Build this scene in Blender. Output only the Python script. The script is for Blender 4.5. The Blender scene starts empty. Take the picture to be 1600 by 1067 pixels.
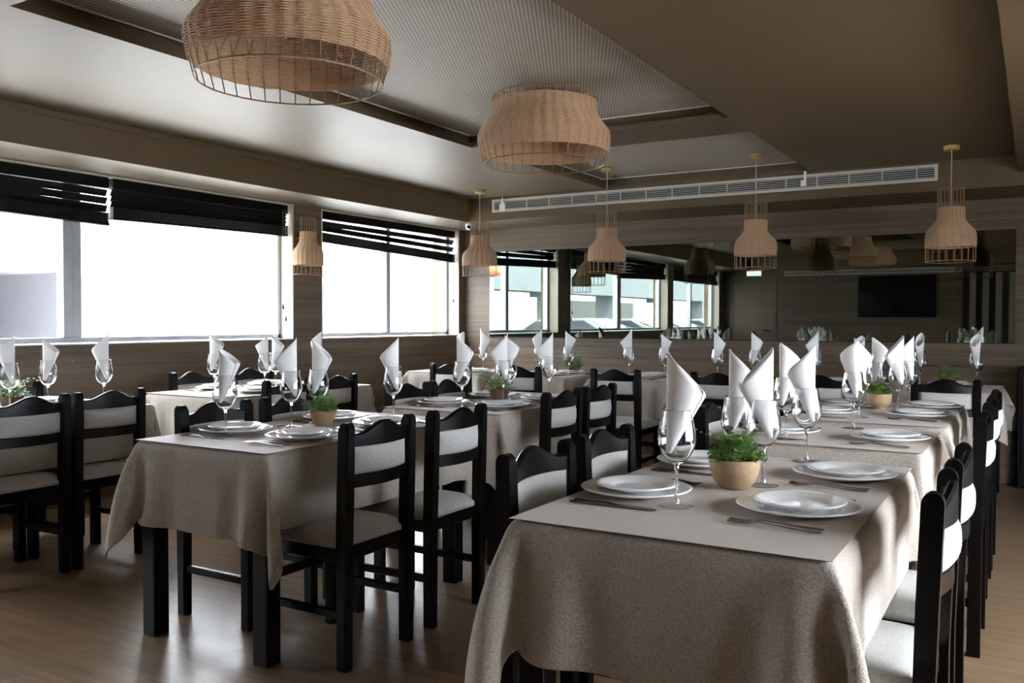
import bpy, bmesh, math, random
import numpy as np
from mathutils import Matrix, Vector, Euler

# ------------------------------------------------------------------ camera, sky, exposure
scn = bpy.context.scene
COL = scn.collection
PI = math.pi
F_PX, YAW, PITCH, ROLL, EYE = 1376.0, math.radians(30.8), math.radians(1.38), math.radians(0.10), 1.21
cd = bpy.data.cameras.new('camera'); cam = bpy.data.objects.new('camera', cd); COL.objects.link(cam)
cd.sensor_width = 36.0; cd.lens = F_PX / 1600.0 * 36.0; cd.clip_start = 0.05; cd.clip_end = 300
fw = Vector((-math.sin(YAW) * math.cos(PITCH), math.cos(YAW) * math.cos(PITCH), -math.sin(PITCH)))
rt = Vector((math.cos(YAW), math.sin(YAW), 0)); up = rt.cross(fw)
r2 = rt * math.cos(ROLL) + up * math.sin(ROLL); u2 = -rt * math.sin(ROLL) + up * math.cos(ROLL)
m3 = Matrix((r2, u2, -fw)).transposed()
cam.matrix_world = Matrix.Translation((0, 0, EYE)) @ m3.to_4x4()
scn.camera = cam

w = bpy.data.worlds.new('overcast_sky'); scn.world = w; w.use_nodes = True
nt = w.node_tree; nt.nodes.clear()
wo = nt.nodes.new('ShaderNodeOutputWorld'); bg = nt.nodes.new('ShaderNodeBackground')
tc = nt.nodes.new('ShaderNodeTexCoord'); sx = nt.nodes.new('ShaderNodeSeparateXYZ'); cr = nt.nodes.new('ShaderNodeValToRGB')
cr.color_ramp.elements[0].position = 0.0; cr.color_ramp.elements[0].color = (0.80, 0.87, 1.0, 1)
cr.color_ramp.elements[1].position = 0.7; cr.color_ramp.elements[1].color = (0.92, 0.96, 1.0, 1)
nt.links.new(tc.outputs['Generated'], sx.inputs[0]); nt.links.new(sx.outputs['Z'], cr.inputs[0])
nt.links.new(cr.outputs[0], bg.inputs[0]); bg.inputs[1].default_value = 1.0
nt.links.new(bg.outputs[0], wo.inputs[0])

scn.view_settings.view_transform = 'Standard'; scn.view_settings.look = 'None'
scn.view_settings.exposure = 4.85; scn.view_settings.gamma = 1.0
scn.view_settings.use_curve_mapping = False
cy = scn.cycles
cy.use_denoising = True; cy.max_bounces = 12; cy.diffuse_bounces = 6; cy.glossy_bounces = 5
cy.transmission_bounces = 10; cy.transparent_max_bounces = 24; cy.sample_clamp_indirect = 6.0
cy.blur_glossy = 0.5

RIGHT_X = 1.9
sl = bpy.data.lights.new('sun', 'SUN'); sl.energy = 2.1; sl.angle = math.radians(3.0); sl.color = (1.0, 0.96, 0.9)
sun = bpy.data.objects.new('sun', sl); COL.objects.link(sun)
sun.rotation_euler = Vector((-0.42, -0.25, -0.87)).to_track_quat('-Z', 'Y').to_euler()   # high sun from over the roof

# ------------------------------------------------------------------ materials
def new_mat(name):
    m = bpy.data.materials.new(name); m.use_nodes = True
    n = m.node_tree.nodes; b = n['Principled BSDF']
    return m, m.node_tree, b
def ramp(t, fac, stops):
    r = t.nodes.new('ShaderNodeValToRGB')
    while len(r.color_ramp.elements) < len(stops): r.color_ramp.elements.new(0.5)
    for e, (p, c) in zip(r.color_ramp.elements, stops):
        e.position = p; e.color = (*c, 1)
    t.links.new(fac, r.inputs[0]); return r
def coords(t, scale=(1, 1, 1), kind='Object'):
    c = t.nodes.new('ShaderNodeTexCoord'); mp = t.nodes.new('ShaderNodeMapping')
    mp.inputs['Scale'].default_value = scale
    t.links.new(c.outputs[kind], mp.inputs[0]); return mp.outputs[0]
def noise(t, vec, scale, detail=4, rough=0.55):
    n = t.nodes.new('ShaderNodeTexNoise'); n.inputs['Scale'].default_value = scale
    n.inputs['Detail'].default_value = detail; n.inputs['Roughness'].default_value = rough
    t.links.new(vec, n.inputs['Vector']); return n.outputs['Fac']
def bump(t, b, h, strength, dist):
    bn = t.nodes.new('ShaderNodeBump'); bn.inputs['Strength'].default_value = strength; bn.inputs['Distance'].default_value = dist
    t.links.new(h, bn.inputs['Height']); t.links.new(bn.outputs[0], b.inputs['Normal'])
def plain(name, col, rough=0.5, metal=0.0, spec=0.5, nscale=None, var=0.06, bmp=None):
    m, t, b = new_mat(name)
    b.inputs['Roughness'].default_value = rough; b.inputs['Metallic'].default_value = metal
    b.inputs['Specular IOR Level'].default_value = spec
    if nscale:
        f = noise(t, coords(t), nscale)
        r = ramp(t, f, [(0.3, tuple(c * (1 - var) for c in col)), (0.7, tuple(min(1, c * (1 + var)) for c in col))])
        t.links.new(r.outputs[0], b.inputs['Base Color'])
        if bmp: bump(t, b, f, bmp[0], bmp[1])
    else: b.inputs['Base Color'].default_value = (*col, 1)
    return m

M = {}
M['paint'] = plain('taupe_ceiling_paint', (0.100, 0.069, 0.034), 0.48, nscale=2.0, var=0.03)
M['perf_rim'] = plain('panel_white_edge', (0.60, 0.57, 0.53), 0.6, nscale=8)
M['black_wood'] = plain('black_stained_wood', (0.0022, 0.0018, 0.0018), 0.32, spec=0.22, nscale=30, var=0.3)
M['black_blind'] = plain('black_blind_slats', (0.002, 0.002, 0.0025), 0.45, spec=0.15, nscale=20, var=0.2)
M['white_metal'] = plain('white_painted_metal', (0.50, 0.475, 0.435), 0.45, nscale=20, var=0.03)
M['dark_gap'] = plain('dark_duct', (0.02, 0.02, 0.02), 0.8, nscale=10)
M['alu'] = plain('silver_aluminium', (0.50, 0.51, 0.53), 0.38, metal=0.6, nscale=15, var=0.04)
M['jamb'] = plain('cream_jamb', (0.52, 0.47, 0.39), 0.5, nscale=4, var=0.03)
M['porcelain'] = plain('white_porcelain', (0.88, 0.88, 0.87), 0.12, nscale=6, var=0.015)
M['steel'] = plain('dark_steel', (0.17, 0.16, 0.15), 0.25, metal=1.0, nscale=40, var=0.06)
M['brass'] = plain('brass_cap', (0.46, 0.31, 0.11), 0.42, metal=0.5, nscale=30)
M['rattan'] = plain('rattan_cane', (0.50, 0.325, 0.20), 0.6, nscale=90, var=0.14, bmp=(0.3, 0.001))
M['rattan_wire'] = plain('rattan_frame', (0.22, 0.125, 0.06), 0.5, nscale=40, var=0.15)
M['cord'] = plain('beige_cord', (0.45, 0.38, 0.28), 0.6, nscale=80)
M['soil'] = plain('potting_soil', (0.03, 0.02, 0.012), 0.9, nscale=80, var=0.4, bmp=(0.8, 0.004))
M['terracotta'] = plain('stoneware_pot', (0.40, 0.265, 0.15), 0.7, nscale=60, var=0.12, bmp=(0.2, 0.001))
M['brownpot'] = plain('brown_pot', (0.12, 0.07, 0.045), 0.6, nscale=30, var=0.3)
M['leaf'] = plain('green_leaf', (0.15, 0.28, 0.045), 0.4, nscale=45, var=0.55)
M['stem'] = plain('plant_stem', (0.10, 0.15, 0.05), 0.6, nscale=30)
M['screen'] = plain('black_screen', (0.004, 0.004, 0.005), 0.2, nscale=5)
M['screw'] = plain('steel_bolt', (0.45, 0.45, 0.45), 0.35, metal=0.8, nscale=40)
M['red'] = plain('red_tassel', (0.25, 0.02, 0.02), 0.6, nscale=30)
M['tag'] = plain('white_plastic_tag', (0.75, 0.74, 0.70), 0.5, nscale=20, var=0.02)
M['stripe_dark'] = plain('dark_brown_fabric', (0.035, 0.018, 0.012), 0.8, nscale=50)
M['stripe_light'] = plain('beige_fabric', (0.42, 0.38, 0.27), 0.8, nscale=50)
M['render_white'] = plain('white_rendered_wall', (0.72, 0.73, 0.75), 0.8, nscale=1.5, var=0.03)
M['street_wall'] = plain('darkened_white_facade', (0.13, 0.15, 0.165), 0.8, nscale=1.5, var=0.03)  # white facade; its dimmer brightness is put into the colour
M['recess_shade'] = plain('shade_grey_recess_wall', (0.42, 0.42, 0.46), 0.8, nscale=1.5, var=0.03)  # grey-lilac paints in the shade on a white wall under the canopy
M['blue_line'] = plain('blue_flashing', (0.05, 0.12, 0.45), 0.5, nscale=10)
M['grey_wall'] = plain('grey_garage_interior', (0.12, 0.13, 0.13), 0.8, nscale=2)
M['asphalt'] = plain('pale_paving', (0.34, 0.34, 0.335), 0.85, nscale=6, var=0.12)
M['roof_tile'] = plain('orange_roof_tiles', (0.62, 0.17, 0.06), 0.7, nscale=20, var=0.2)
M['rubber'] = plain('tyre_rubber', (0.012, 0.012, 0.012), 0.7, nscale=30)
M['car_window'] = plain('car_window_glass', (0.05, 0.06, 0.07), 0.08, nscale=5)
M['black_cab'] = plain('black_cabinet', (0.005, 0.004, 0.004), 0.6, spec=0.2, nscale=12)
M['white_lit'] = plain('sign_white', (0.8, 0.85, 0.85), 0.4)

def mk_lit(name, col, s):
    m, t, b = new_mat(name)
    b.inputs['Base Color'].default_value = (*col, 1); b.inputs['Emission Color'].default_value = (*col, 1)
    b.inputs['Emission Strength'].default_value = s; return m
M['sign_lit'] = mk_lit('backlit_sign_face', (0.85, 0.95, 0.92), 0.14)
M['sign_green'] = mk_lit('sign_green_symbol', (0.05, 0.45, 0.2), 0.10)

def mk_cladding(name, sc, cols):
    m, t, b = new_mat(name)
    f = noise(t, coords(t, sc), 1.0, 6, 0.62)
    f2 = noise(t, coords(t, tuple(s * 0.35 for s in sc)), 1.0, 3, 0.5)
    mx = t.nodes.new('ShaderNodeMath'); mx.operation = 'ADD'
    t.links.new(f, mx.inputs[0]); t.links.new(f2, mx.inputs[1])
    hf = t.nodes.new('ShaderNodeMath'); hf.operation = 'MULTIPLY'; hf.inputs[1].default_value = 0.5
    t.links.new(mx.outputs[0], hf.inputs[0])
    r = ramp(t, hf.outputs[0], [(0.32, cols[0]), (0.5, cols[1]), (0.66, cols[2])])
    t.links.new(r.outputs[0], b.inputs['Base Color']); b.inputs['Roughness'].default_value = 0.45
    bump(t, b, f, 0.25, 0.002); return m
WC = [(0.060, 0.038, 0.022), (0.112, 0.078, 0.049), (0.165, 0.121, 0.080)]
M['clad'] = mk_cladding('horizontal_grain_wood_laminate', (1.2, 1.2, 55), WC)
M['door_wood'] = mk_cladding('door_wood_laminate', (1.2, 1.2, 55), [tuple(c * 1.15 for c in k) for k in WC])

def mk_floor():
    m, t, b = new_mat('oak_plank_floor')
    v = coords(t, (1, 1, 1))
    br = t.nodes.new('ShaderNodeTexBrick'); br.offset = 0.37; br.squash = 1
    br.inputs['Scale'].default_value = 1.0; br.inputs['Brick Width'].default_value = 1.25; br.inputs['Row Height'].default_value = 0.19
    br.inputs['Mortar Size'].default_value = 0.0016; br.inputs['Mortar Smooth'].default_value = 0.1; br.inputs['Bias'].default_value = 0.0
    br.inputs['Color1'].default_value = (0.9, 0.9, 0.9, 1); br.inputs['Color2'].default_value = (1.12, 1.10, 1.08, 1); br.inputs['Mortar'].default_value = (0.45, 0.42, 0.4, 1)
    t.links.new(v, br.inputs['Vector'])
    f = noise(t, coords(t, (1.6, 26, 1)), 1.0, 6, 0.6)
    r = ramp(t, f, [(0.3, (0.135, 0.090, 0.058)), (0.52, (0.225, 0.148, 0.088)), (0.72, (0.32, 0.213, 0.128))])
    mu = t.nodes.new('ShaderNodeMixRGB'); mu.blend_type = 'MULTIPLY'; mu.inputs[0].default_value = 1.0
    t.links.new(r.outputs[0], mu.inputs[1]); t.links.new(br.outputs['Color'], mu.inputs[2])
    t.links.new(mu.outputs[0], b.inputs['Base Color'])
    rr = t.nodes.new('ShaderNodeMapRange'); rr.inputs[3].default_value = 0.24; rr.inputs[4].default_value = 0.42
    t.links.new(f, rr.inputs[0]); t.links.new(rr.outputs[0], b.inputs['Roughness'])
    bump(t, b, f, 0.12, 0.002); return m
M['floor'] = mk_floor()

def mk_perf():
    m, t, b = new_mat('perforated_ceiling_panel')
    c = t.nodes.new('ShaderNodeTexCoord'); s = t.nodes.new('ShaderNodeSeparateXYZ'); t.links.new(c.outputs['Object'], s.inputs[0])
    def mt(op, a, bb=None):
        n = t.nodes.new('ShaderNodeMath'); n.operation = op
        for i, q in enumerate((a, bb)):
            if q is None: continue
            if isinstance(q, (int, float)): n.inputs[i].default_value = q
            else: t.links.new(q, n.inputs[i])
        return n.outputs[0]
    P = 0.019
    xs = mt('DIVIDE', s.outputs['X'], P); ys = mt('DIVIDE', s.outputs['Y'], P)
    row = mt('FLOOR', ys); par = mt('MULTIPLY', mt('PINGPONG', row, 1.0), 0.5)
    fx = mt('SUBTRACT', mt('FRACT', mt('ADD', xs, par)), 0.5); fy = mt('SUBTRACT', mt('FRACT', ys), 0.5)
    d = mt('SQRT', mt('ADD', mt('MULTIPLY', fx, fx), mt('MULTIPLY', fy, fy)))
    r = ramp(t, d, [(0.27, (0.035, 0.03, 0.026)), (0.33, (0.40, 0.35, 0.295))])
    t.links.new(r.outputs[0], b.inputs['Base Color']); b.inputs['Roughness'].default_value = 0.6
    return m
M['perf'] = mk_perf()

def mk_fabric(name, c0, c1, scale, bs, bd, rough=0.9, weave=True):
    m, t, b = new_mat(name)
    f = noise(t, coords(t, (1, 1, 1)), scale, 3, 0.7)
    g = noise(t, coords(t, (1, 1, 1)), scale * 0.12, 3, 0.6)
    r = ramp(t, f, [(0.35, c0), (0.65, c1)])
    t.links.new(r.outputs[0], b.inputs['Base Color']); b.inputs['Roughness'].default_value = rough
    b.inputs['Specular IOR Level'].default_value = 0.2
    b.inputs['Sheen Weight'].default_value = 0.15
    ad = t.nodes.new('ShaderNodeMath'); ad.operation = 'ADD'; t.links.new(f, ad.inputs[0]); t.links.new(g, ad.inputs[1])
    bump(t, b, ad.outputs[0], bs, bd); return m
M['cloth'] = mk_fabric('textured_linen', (0.35, 0.30, 0.25), (0.53, 0.475, 0.41), 190, 0.9, 0.004)
M['topper'] = mk_fabric('smooth_table_topper', (0.44, 0.365, 0.295), (0.46, 0.385, 0.315), 300, 0.15, 0.001, 0.6)
M['uphol'] = mk_fabric('grey_tweed_upholstery', (0.34, 0.325, 0.30), (0.55, 0.535, 0.50), 330, 0.5, 0.002)
M['napkin'] = mk_fabric('white_napkin', (0.80, 0.79, 0.77), (0.84, 0.83, 0.81), 260, 0.2, 0.001, 0.8)
nb = M['napkin'].node_tree.nodes['Principled BSDF']; nb.inputs['Subsurface Weight'].default_value = 0.0

def mk_mirror():
    m, t, b = new_mat('tinted_mirror')
    b.inputs['Base Color'].default_value = (0.20, 0.22, 0.195, 1); b.inputs['Metallic'].default_value = 1.0
    b.inputs['Roughness'].default_value = 0.0; return m
M['mirror'] = mk_mirror()
def mk_pane(nm='window_pane', base=0.02):
    m = bpy.data.materials.new(nm); m.use_nodes = True; t = m.node_tree; t.nodes.clear()
    o = t.nodes.new('ShaderNodeOutputMaterial'); mx = t.nodes.new('ShaderNodeMixShader'); tr = t.nodes.new('ShaderNodeBsdfTransparent')
    gl = t.nodes.new('ShaderNodeBsdfGlossy'); gl.inputs['Roughness'].default_value = 0.0
    lw = t.nodes.new('ShaderNodeLayerWeight'); lw.inputs['Blend'].default_value = 0.5
    pw = t.nodes.new('ShaderNodeMath'); pw.operation = 'POWER'; pw.inputs[1].default_value = 5.0
    fr = t.nodes.new('ShaderNodeMath'); fr.operation = 'MULTIPLY_ADD'; fr.inputs[1].default_value = 0.9; fr.inputs[2].default_value = base
    t.links.new(lw.outputs['Facing'], pw.inputs[0]); t.links.new(pw.outputs[0], fr.inputs[0])
    tr.inputs[0].default_value = (0.97, 0.98, 0.98, 1)
    t.links.new(fr.outputs[0], mx.inputs[0]); t.links.new(tr.outputs[0], mx.inputs[1]); t.links.new(gl.outputs[0], mx.inputs[2]); t.links.new(mx.outputs[0], o.inputs[0])
    return m
M['pane'] = mk_pane()
M['thin_glass'] = mk_pane('thin_clear_glass', 0.09)
def mk_glass():
    m, t, b = new_mat('clear_glass')
    b.inputs['Base Color'].default_value = (1, 1, 1, 1); b.inputs['Roughness'].default_value = 0.0
    b.inputs['Transmission Weight'].default_value = 1.0; b.inputs['IOR'].default_value = 1.47; return m
M['glass'] = mk_glass()
def car_paint(name, c): return plain(name, c, 0.25, metal=0.3, nscale=4, var=0.03)

# ------------------------------------------------------------------ mesh helpers
def bm_box(bm, x0, x1, y0, y1, z0, z1, bev=0.0, seg=1):
    vs = [bm.verts.new(p) for p in ((x0, y0, z0), (x1, y0, z0), (x1, y1, z0), (x0, y1, z0), (x0, y0, z1), (x1, y0, z1), (x1, y1, z1), (x0, y1, z1))]
    fs = [bm.faces.new([vs[i] for i in q]) for q in ((0, 3, 2, 1), (4, 5, 6, 7), (0, 1, 5, 4), (1, 2, 6, 5), (2, 3, 7, 6), (3, 0, 4, 7))]
    if bev > 0:
        es = list({e for f in fs for e in f.edges})
        bmesh.ops.bevel(bm, geom=es, offset=bev, segments=seg, affect='EDGES', profile=0.5, clamp_overlap=True)
    return fs
def bm_lathe(bm, prof, n=32, cx=0, cy=0, close_bottom=False, close_top=False, mod=None):
    rings = []
    for k, (r, z) in enumerate(prof):
        ring = []
        for i in range(n):
            a = 2 * PI * i / n
            rr = r if mod is None else r + mod(a, k, r)
            ring.append(bm.verts.new((cx + rr * math.cos(a), cy + rr * math.sin(a), z)))
        rings.append(ring)
    for a, b in zip(rings[:-1], rings[1:]):
        for i in range(n):
            j = (i + 1) % n; bm.faces.new((a[i], a[j], b[j], b[i]))
    if close_bottom: bm.faces.new(list(reversed(rings[0])))
    if close_top: bm.faces.new(rings[-1])
    return rings
def bm_tube(bm, pts, r, n=6, closed=False, radii=None):
    pts = [Vector(p) for p in pts]; rings = []
    L = len(pts)
    for i, p in enumerate(pts):
        if closed: d = pts[(i + 1) % L] - pts[i - 1]
        else: d = pts[min(i + 1, L - 1)] - pts[max(i - 1, 0)]
        d.normalize()
        a = Vector((0, 0, 1)) if abs(d.z) < 0.9 else Vector((1, 0, 0))
        u = d.cross(a).normalized(); v = d.cross(u)
        rr = radii[i] if radii else r
        rings.append([bm.verts.new(p + (u * math.cos(2 * PI * k / n) + v * math.sin(2 * PI * k / n)) * rr) for k in range(n)])
    rng = range(L) if closed else range(L - 1)
    for i in rng:
        a, b = rings[i], rings[(i + 1) % L]
        for k in range(n):
            bm.faces.new((a[k], a[(k + 1) % n], b[(k + 1) % n], b[k]))
    if not closed:
        bm.faces.new(list(reversed(rings[0]))); bm.faces.new(rings[-1])
def bm_prism(bm, poly, axis, a0, a1):
    """polygon (list of 2D) extruded along axis 0/1/2 between a0 and a1"""
    def P(u, v, a):
        return {0: (a, u, v), 1: (u, a, v), 2: (u, v, a)}[axis]
    A = [bm.verts.new(P(u, v, a0)) for u, v in poly]; B = [bm.verts.new(P(u, v, a1)) for u, v in poly]
    bm.faces.new(A); bm.faces.new(list(reversed(B)))
    n = len(poly)
    for i in range(n): bm.faces.new((A[i], B[i], B[(i + 1) % n], A[(i + 1) % n]))
def obj(name, bm, mat, parent=None, smooth=False, angle=None):
    bmesh.ops.recalc_face_normals(bm, faces=bm.faces[:])
    me = bpy.data.meshes.new(name); bm.to_mesh(me); bm.free()
    mats = mat if isinstance(mat, (list, tuple)) else [mat]
    for q in mats: me.materials.append(q)
    if smooth:
        for p in me.polygons: p.use_smooth = True
        if angle: me.set_sharp_from_angle(angle=angle)
    o = bpy.data.objects.new(name, me); COL.objects.link(o)
    if parent is not None: o.parent = parent
    return o
def mesh_obj(name, verts, faces, mat, parent=None, smooth=True):
    me = bpy.data.meshes.new(name); me.from_pydata([tuple(v) for v in verts], [], faces); me.materials.append(mat)
    if smooth:
        for p in me.polygons: p.use_smooth = True
    me.update(); o = bpy.data.objects.new(name, me); COL.objects.link(o)
    if parent is not None: o.parent = parent
    return o
def tag(o, label, cat, group=None, kind=None):
    o['label'] = label; o['category'] = cat
    if group: o['group'] = group
    if kind: o['kind'] = kind
    return o
def thing(name, label, cat, loc=(0, 0, 0), rz=0.0, group=None):
    o = bpy.data.objects.new(name, None); COL.objects.link(o); o.location = loc; o.rotation_euler = (0, 0, rz)
    o.empty_display_size = 0.1
    return tag(o, label, cat, group)
def struct(name, bm, mat, parent=None, smooth=False, label=None):
    o = obj(name, bm, mat, parent, smooth)
    if parent is None: o['kind'] = 'structure'
    if label: o['label'] = label
    return o
def dup(root):
    r = root.copy(); COL.objects.link(r)
    for ch in list(root.children):
        c = ch.copy(); COL.objects.link(c); c.parent = r
        for g in list(ch.children):
            d = g.copy(); COL.objects.link(d); d.parent = c
    return r
USED = set()
def place(proto, loc, rz, label, group=None, cat=None, scale=None):
    """first time moves the prototype itself, then copies it with its parts"""
    o = proto if proto.name not in USED else dup(proto)
    USED.add(proto.name)
    o.location = loc; o.rotation_euler = (0, 0, rz); o['label'] = label
    if group: o['group'] = group
    elif 'group' in o: del o['group']
    if cat: o['category'] = cat
    if scale: o.scale = scale
    return o
def box_struct(name, x0, x1, y0, y1, z0, z1, mat, parent=None):
    bm = bmesh.new(); bm_box(bm, x0, x1, y0, y1, z0, z1); return struct(name, bm, mat, parent)

# ------------------------------------------------------------------ the room
XW, YB, YF = -5.38, 8.00, -1.35        # window wall, mirror wall, wall behind the camera
ZC, ZP, ZS = 2.40, 2.49, 2.18          # ceiling, recessed panels, bulkhead soffit
XBL, YBB = -4.85, 7.28                 # bulkhead faces
XR = -0.13                             # right beam edge
SILL = 1.045
box_struct('floor', -5.8, RIGHT_X + 0.1, YF - 0.1, YB + 0.1, -0.06, 0.0, M['floor'])

# window wall, split round the openings
wl = bmesh.new()
OP = [(-1.0, 1.55), (1.80, 5.43), (5.77, 7.90)]   # openings along y
TH = -5.64
bm_box(wl, TH, XW, YF, YB, 0.0, SILL)
prev = YF
for a, b in OP:
    bm_box(wl, TH, XW, prev, a, SILL, ZS); prev = b
bm_box(wl, TH, XW, prev, YB, SILL, ZS)
bm_box(wl, TH, XW, YF, YB, ZS, 2.7)
struct('wall_left', wl, M['clad'])
# cream jamb linings and sills
for i, (a, b) in enumerate(OP):
    t = bmesh.new()
    bm_box(t, -5.60, XW + 0.004, b - 0.012, b + 0.002, SILL, ZS)
    bm_box(t, -5.60, XW + 0.004, a - 0.002, a + 0.012, SILL, ZS)
    bm_box(t, -5.60, XW + 0.001, a, b, ZS - 0.012, ZS - 0.001)
    struct('trim_%d' % (i + 1), t, M['jamb'])
    t = bmesh.new(); bm_box(t, -5.60, XW + 0.012, a + 0.012, b - 0.012, SILL - 0.001, SILL + 0.008, 0.002)
    struct('trim_%d' % (i + 4), t, M['alu'])

def window(idx, a, b, mulls):
    """sliding aluminium window filling y a..b"""
    X0, X1 = -5.575, -5.515
    w_ = bpy.data.objects.new('window_%d' % idx, None); COL.objects.link(w_); w_['kind'] = 'structure'
    bm = bmesh.new(); z0, z1 = SILL + 0.012, ZS - 0.012
    fr = 0.034
    bm_box(bm, X0, X1, a, b, z0, z0 + fr, 0.003); bm_box(bm, X0, X1, a, b, z1 - fr, z1, 0.003)
    bm_box(bm, X0, X1, a, a + fr, z0, z1, 0.003); bm_box(bm, X0, X1, b - fr, b, z0, z1, 0.003)
    obj('window_frame', bm, M['alu'], w_)
    for (m0, m1) in mulls:
        bm = bmesh.new(); bm_box(bm, X0 - 0.006, X1 + 0.012, m0, m1, z0 + fr, z1 - fr, 0.004)
        mid = m0 + (m1 - m0) * 0.48
        bm_box(bm, X1 + 0.010, X1 + 0.016, mid, mid + 0.006, z0 + fr, z1 - fr)
        obj('mullion', bm, M['alu'], w_)
    bm = bmesh.new(); bm_box(bm, -5.548, -5.543, a + fr, b - fr, z0 + fr, z1 - fr); obj('pane', bm, M['pane'], w_)
window(1, 1.812, 5.418, [(3.47, 3.60)])
window(2, 5.782, 7.888, [(6.82, 6.885)])
window(3, -0.988, 1.538, [(0.24, 0.30)])

# mirror wall: lower cladding, upper cladding
box_struct('wall_back', -5.8, RIGHT_X + 0.1, YB, YB + 0.12, 0.0, 2.7, M['clad'])
# wall behind the camera
box_struct('wall_front', -5.8, RIGHT_X + 0.1, YF - 0.12, YF, 0.0, 2.7, M['clad'])
# right wall with its big glazed opening
rw = bmesh.new()
bm_box(rw, RIGHT_X, RIGHT_X + 0.12, YF, 1.30, 0, 2.7); bm_box(rw, RIGHT_X, RIGHT_X + 0.12, 4.6, YB, 0, 2.7)
bm_box(rw, RIGHT_X, RIGHT_X + 0.12, 1.30, 4.6, 1.85, 2.7); bm_box(rw, RIGHT_X, RIGHT_X + 0.12, 1.30, 4.6, 0, 0.5)
struct('wall_right', rw, M['paint'])
w4 = bpy.data.objects.new('window_4', None); COL.objects.link(w4); w4['kind'] = 'structure'
bm = bmesh.new()
for k in range(4):
    y = 1.30 + k * 1.08
    bm_box(bm, RIGHT_X + 0.02, RIGHT_X + 0.08, y, y + 0.06, 0.5, 1.85)
bm_box(bm, RIGHT_X + 0.02, RIGHT_X + 0.08, 1.30, 4.6, 0.5, 0.56); bm_box(bm, RIGHT_X + 0.02, RIGHT_X + 0.08, 1.30, 4.6, 1.79, 1.85)
obj('window_frame', bm, M['alu'], w4)
bm = bmesh.new(); bm_box(bm, RIGHT_X + 0.045, RIGHT_X + 0.05, 1.35, 4.55, 0.56, 1.79); obj('pane', bm, M['pane'], w4)
# baseboards
box_struct('baseboard_left', XW, XW + 0.012, YF, YB, 0.0, 0.08, M['door_wood'])
box_struct('baseboard_back', -5.38, RIGHT_X, YB - 0.012, YB, 0.0, 0.08, M['door_wood'])

# ceiling with trays (x range, y range)
TX0, TX1 = -3.37, -1.57
TR = [(-0.95, 1.50), (1.92, 5.10), (5.56, YBB)]
ce = bmesh.new()
def slab(x0, x1, y0, y1, z0=ZC, z1=ZC + 0.03): bm_box(ce, x0, x1, y0, y1, z0, z1)
slab(-5.7, TX0, YF, YB); slab(TX1, RIGHT_X + 0.1, YF, YB)
ys = [YF] + [v for tr in TR for v in tr]
for i in range(0, len(ys) - 1, 2): slab(TX0, TX1, ys[i], ys[i + 1])
slab(TX0, TX1, TR[-1][1], YB)
struct('ceiling', ce, M['paint'])
rv = bmesh.new()
for (y0, y1) in TR:   # widened hidden cove above the ceiling lip
    g = 0.07
    for (a, b, c, d) in ((TX0 - g - 0.02, TX0 - g, y0 - g, y1 + g), (TX1 + g, TX1 + g + 0.02, y0 - g, y1 + g), (TX0 - g, TX1 + g, y0 - g - 0.02, y0 - g), (TX0 - g, TX1 + g, y1 + g, y1 + g + 0.02)):
        bm_box(rv, a, b, c, d, ZC + 0.028, ZP + 0.1)
    bm_box(rv, TX0 - g - 0.02, TX1 + g + 0.02, y0 - g - 0.02, y1 + g + 0.02, ZP + 0.08, ZP + 0.1)
struct('trim_7', rv, M['paint'])
for i, (y0, y1) in enumerate(TR):
    pb = bmesh.new(); q = 0.012
    bm_box(pb, TX0 + q - 0.04, TX1 - q + 0.04, y0 + q - 0.04, y1 - q + 0.04, ZP, ZP + 0.02)
    p_ = struct('trim_%d' % (8 + i), pb, M['perf'])
    rb = bmesh.new()
    X0_, X1_, Y0_, Y1_ = TX0 - 0.03, TX1 + 0.03, y0 - 0.03, y1 + 0.03
    e = 0.012
    bm_box(rb, X0_, X1_, Y0_, Y0_ + e, ZP - 0.006, ZP + 0.004); bm_box(rb, X0_, X1_, Y1_ - e, Y1_, ZP - 0.006, ZP + 0.004)
    bm_box(rb, X0_, X0_ + e, Y0_, Y1_, ZP - 0.006, ZP + 0.004); bm_box(rb, X1_ - e, X1_, Y0_, Y1_, ZP - 0.006, ZP + 0.004)
    obj('panel_edge', rb, M['perf_rim'], p_)
# bulkheads
bl = bmesh.new(); bm_box(bl, -5.36, XBL, YF, YB, ZS, ZC); struct('trim_11', bl, M['paint'])
bl = bmesh.new(); bm_box(bl, XBL, RIGHT_X, YBB, YB, ZS, ZC - 0.001); struct('trim_12', bl, M['paint'])
bl = bmesh.new(); bm_box(bl, XBL, XBL + 0.02, YF, YBB, ZC - 0.035, ZC); struct('trim_13', bl, M['paint'])
bl = bmesh.new(); bm_box(bl, XR, 1.3, YF, YBB - 0.001, 2.28, ZC - 0.001); struct('trim_14', bl, M['paint'])
bl = bmesh.new(); bm_box(bl, -5.38, XR, YF, YF + 0.35, ZS, ZC - 0.001); struct('trim_15', bl, M['paint'])

# mirrors
for i, (a, b) in enumerate(((-5.04, -2.583), (-2.579, -0.15))):
    bm = bmesh.new(); bm_box(bm, a, b, YB - 0.014, YB - 0.002, 1.037, 1.935)
    o = obj('wall_mirror', bm, M['mirror'])
    tag(o, ('tinted wall mirror panel nearer the window corner, reflecting the windows', 'tinted wall mirror panel farther from the windows, reflecting the dark screen')[i], 'mirror', 'tinted mirror panels on the end wall')
    rb = bmesh.new(); bm_box(rb, a, b, YB - 0.016, YB - 0.001, 1.029, 1.037); obj('mirror_edge', rb, M['dark_gap'], o)

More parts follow.
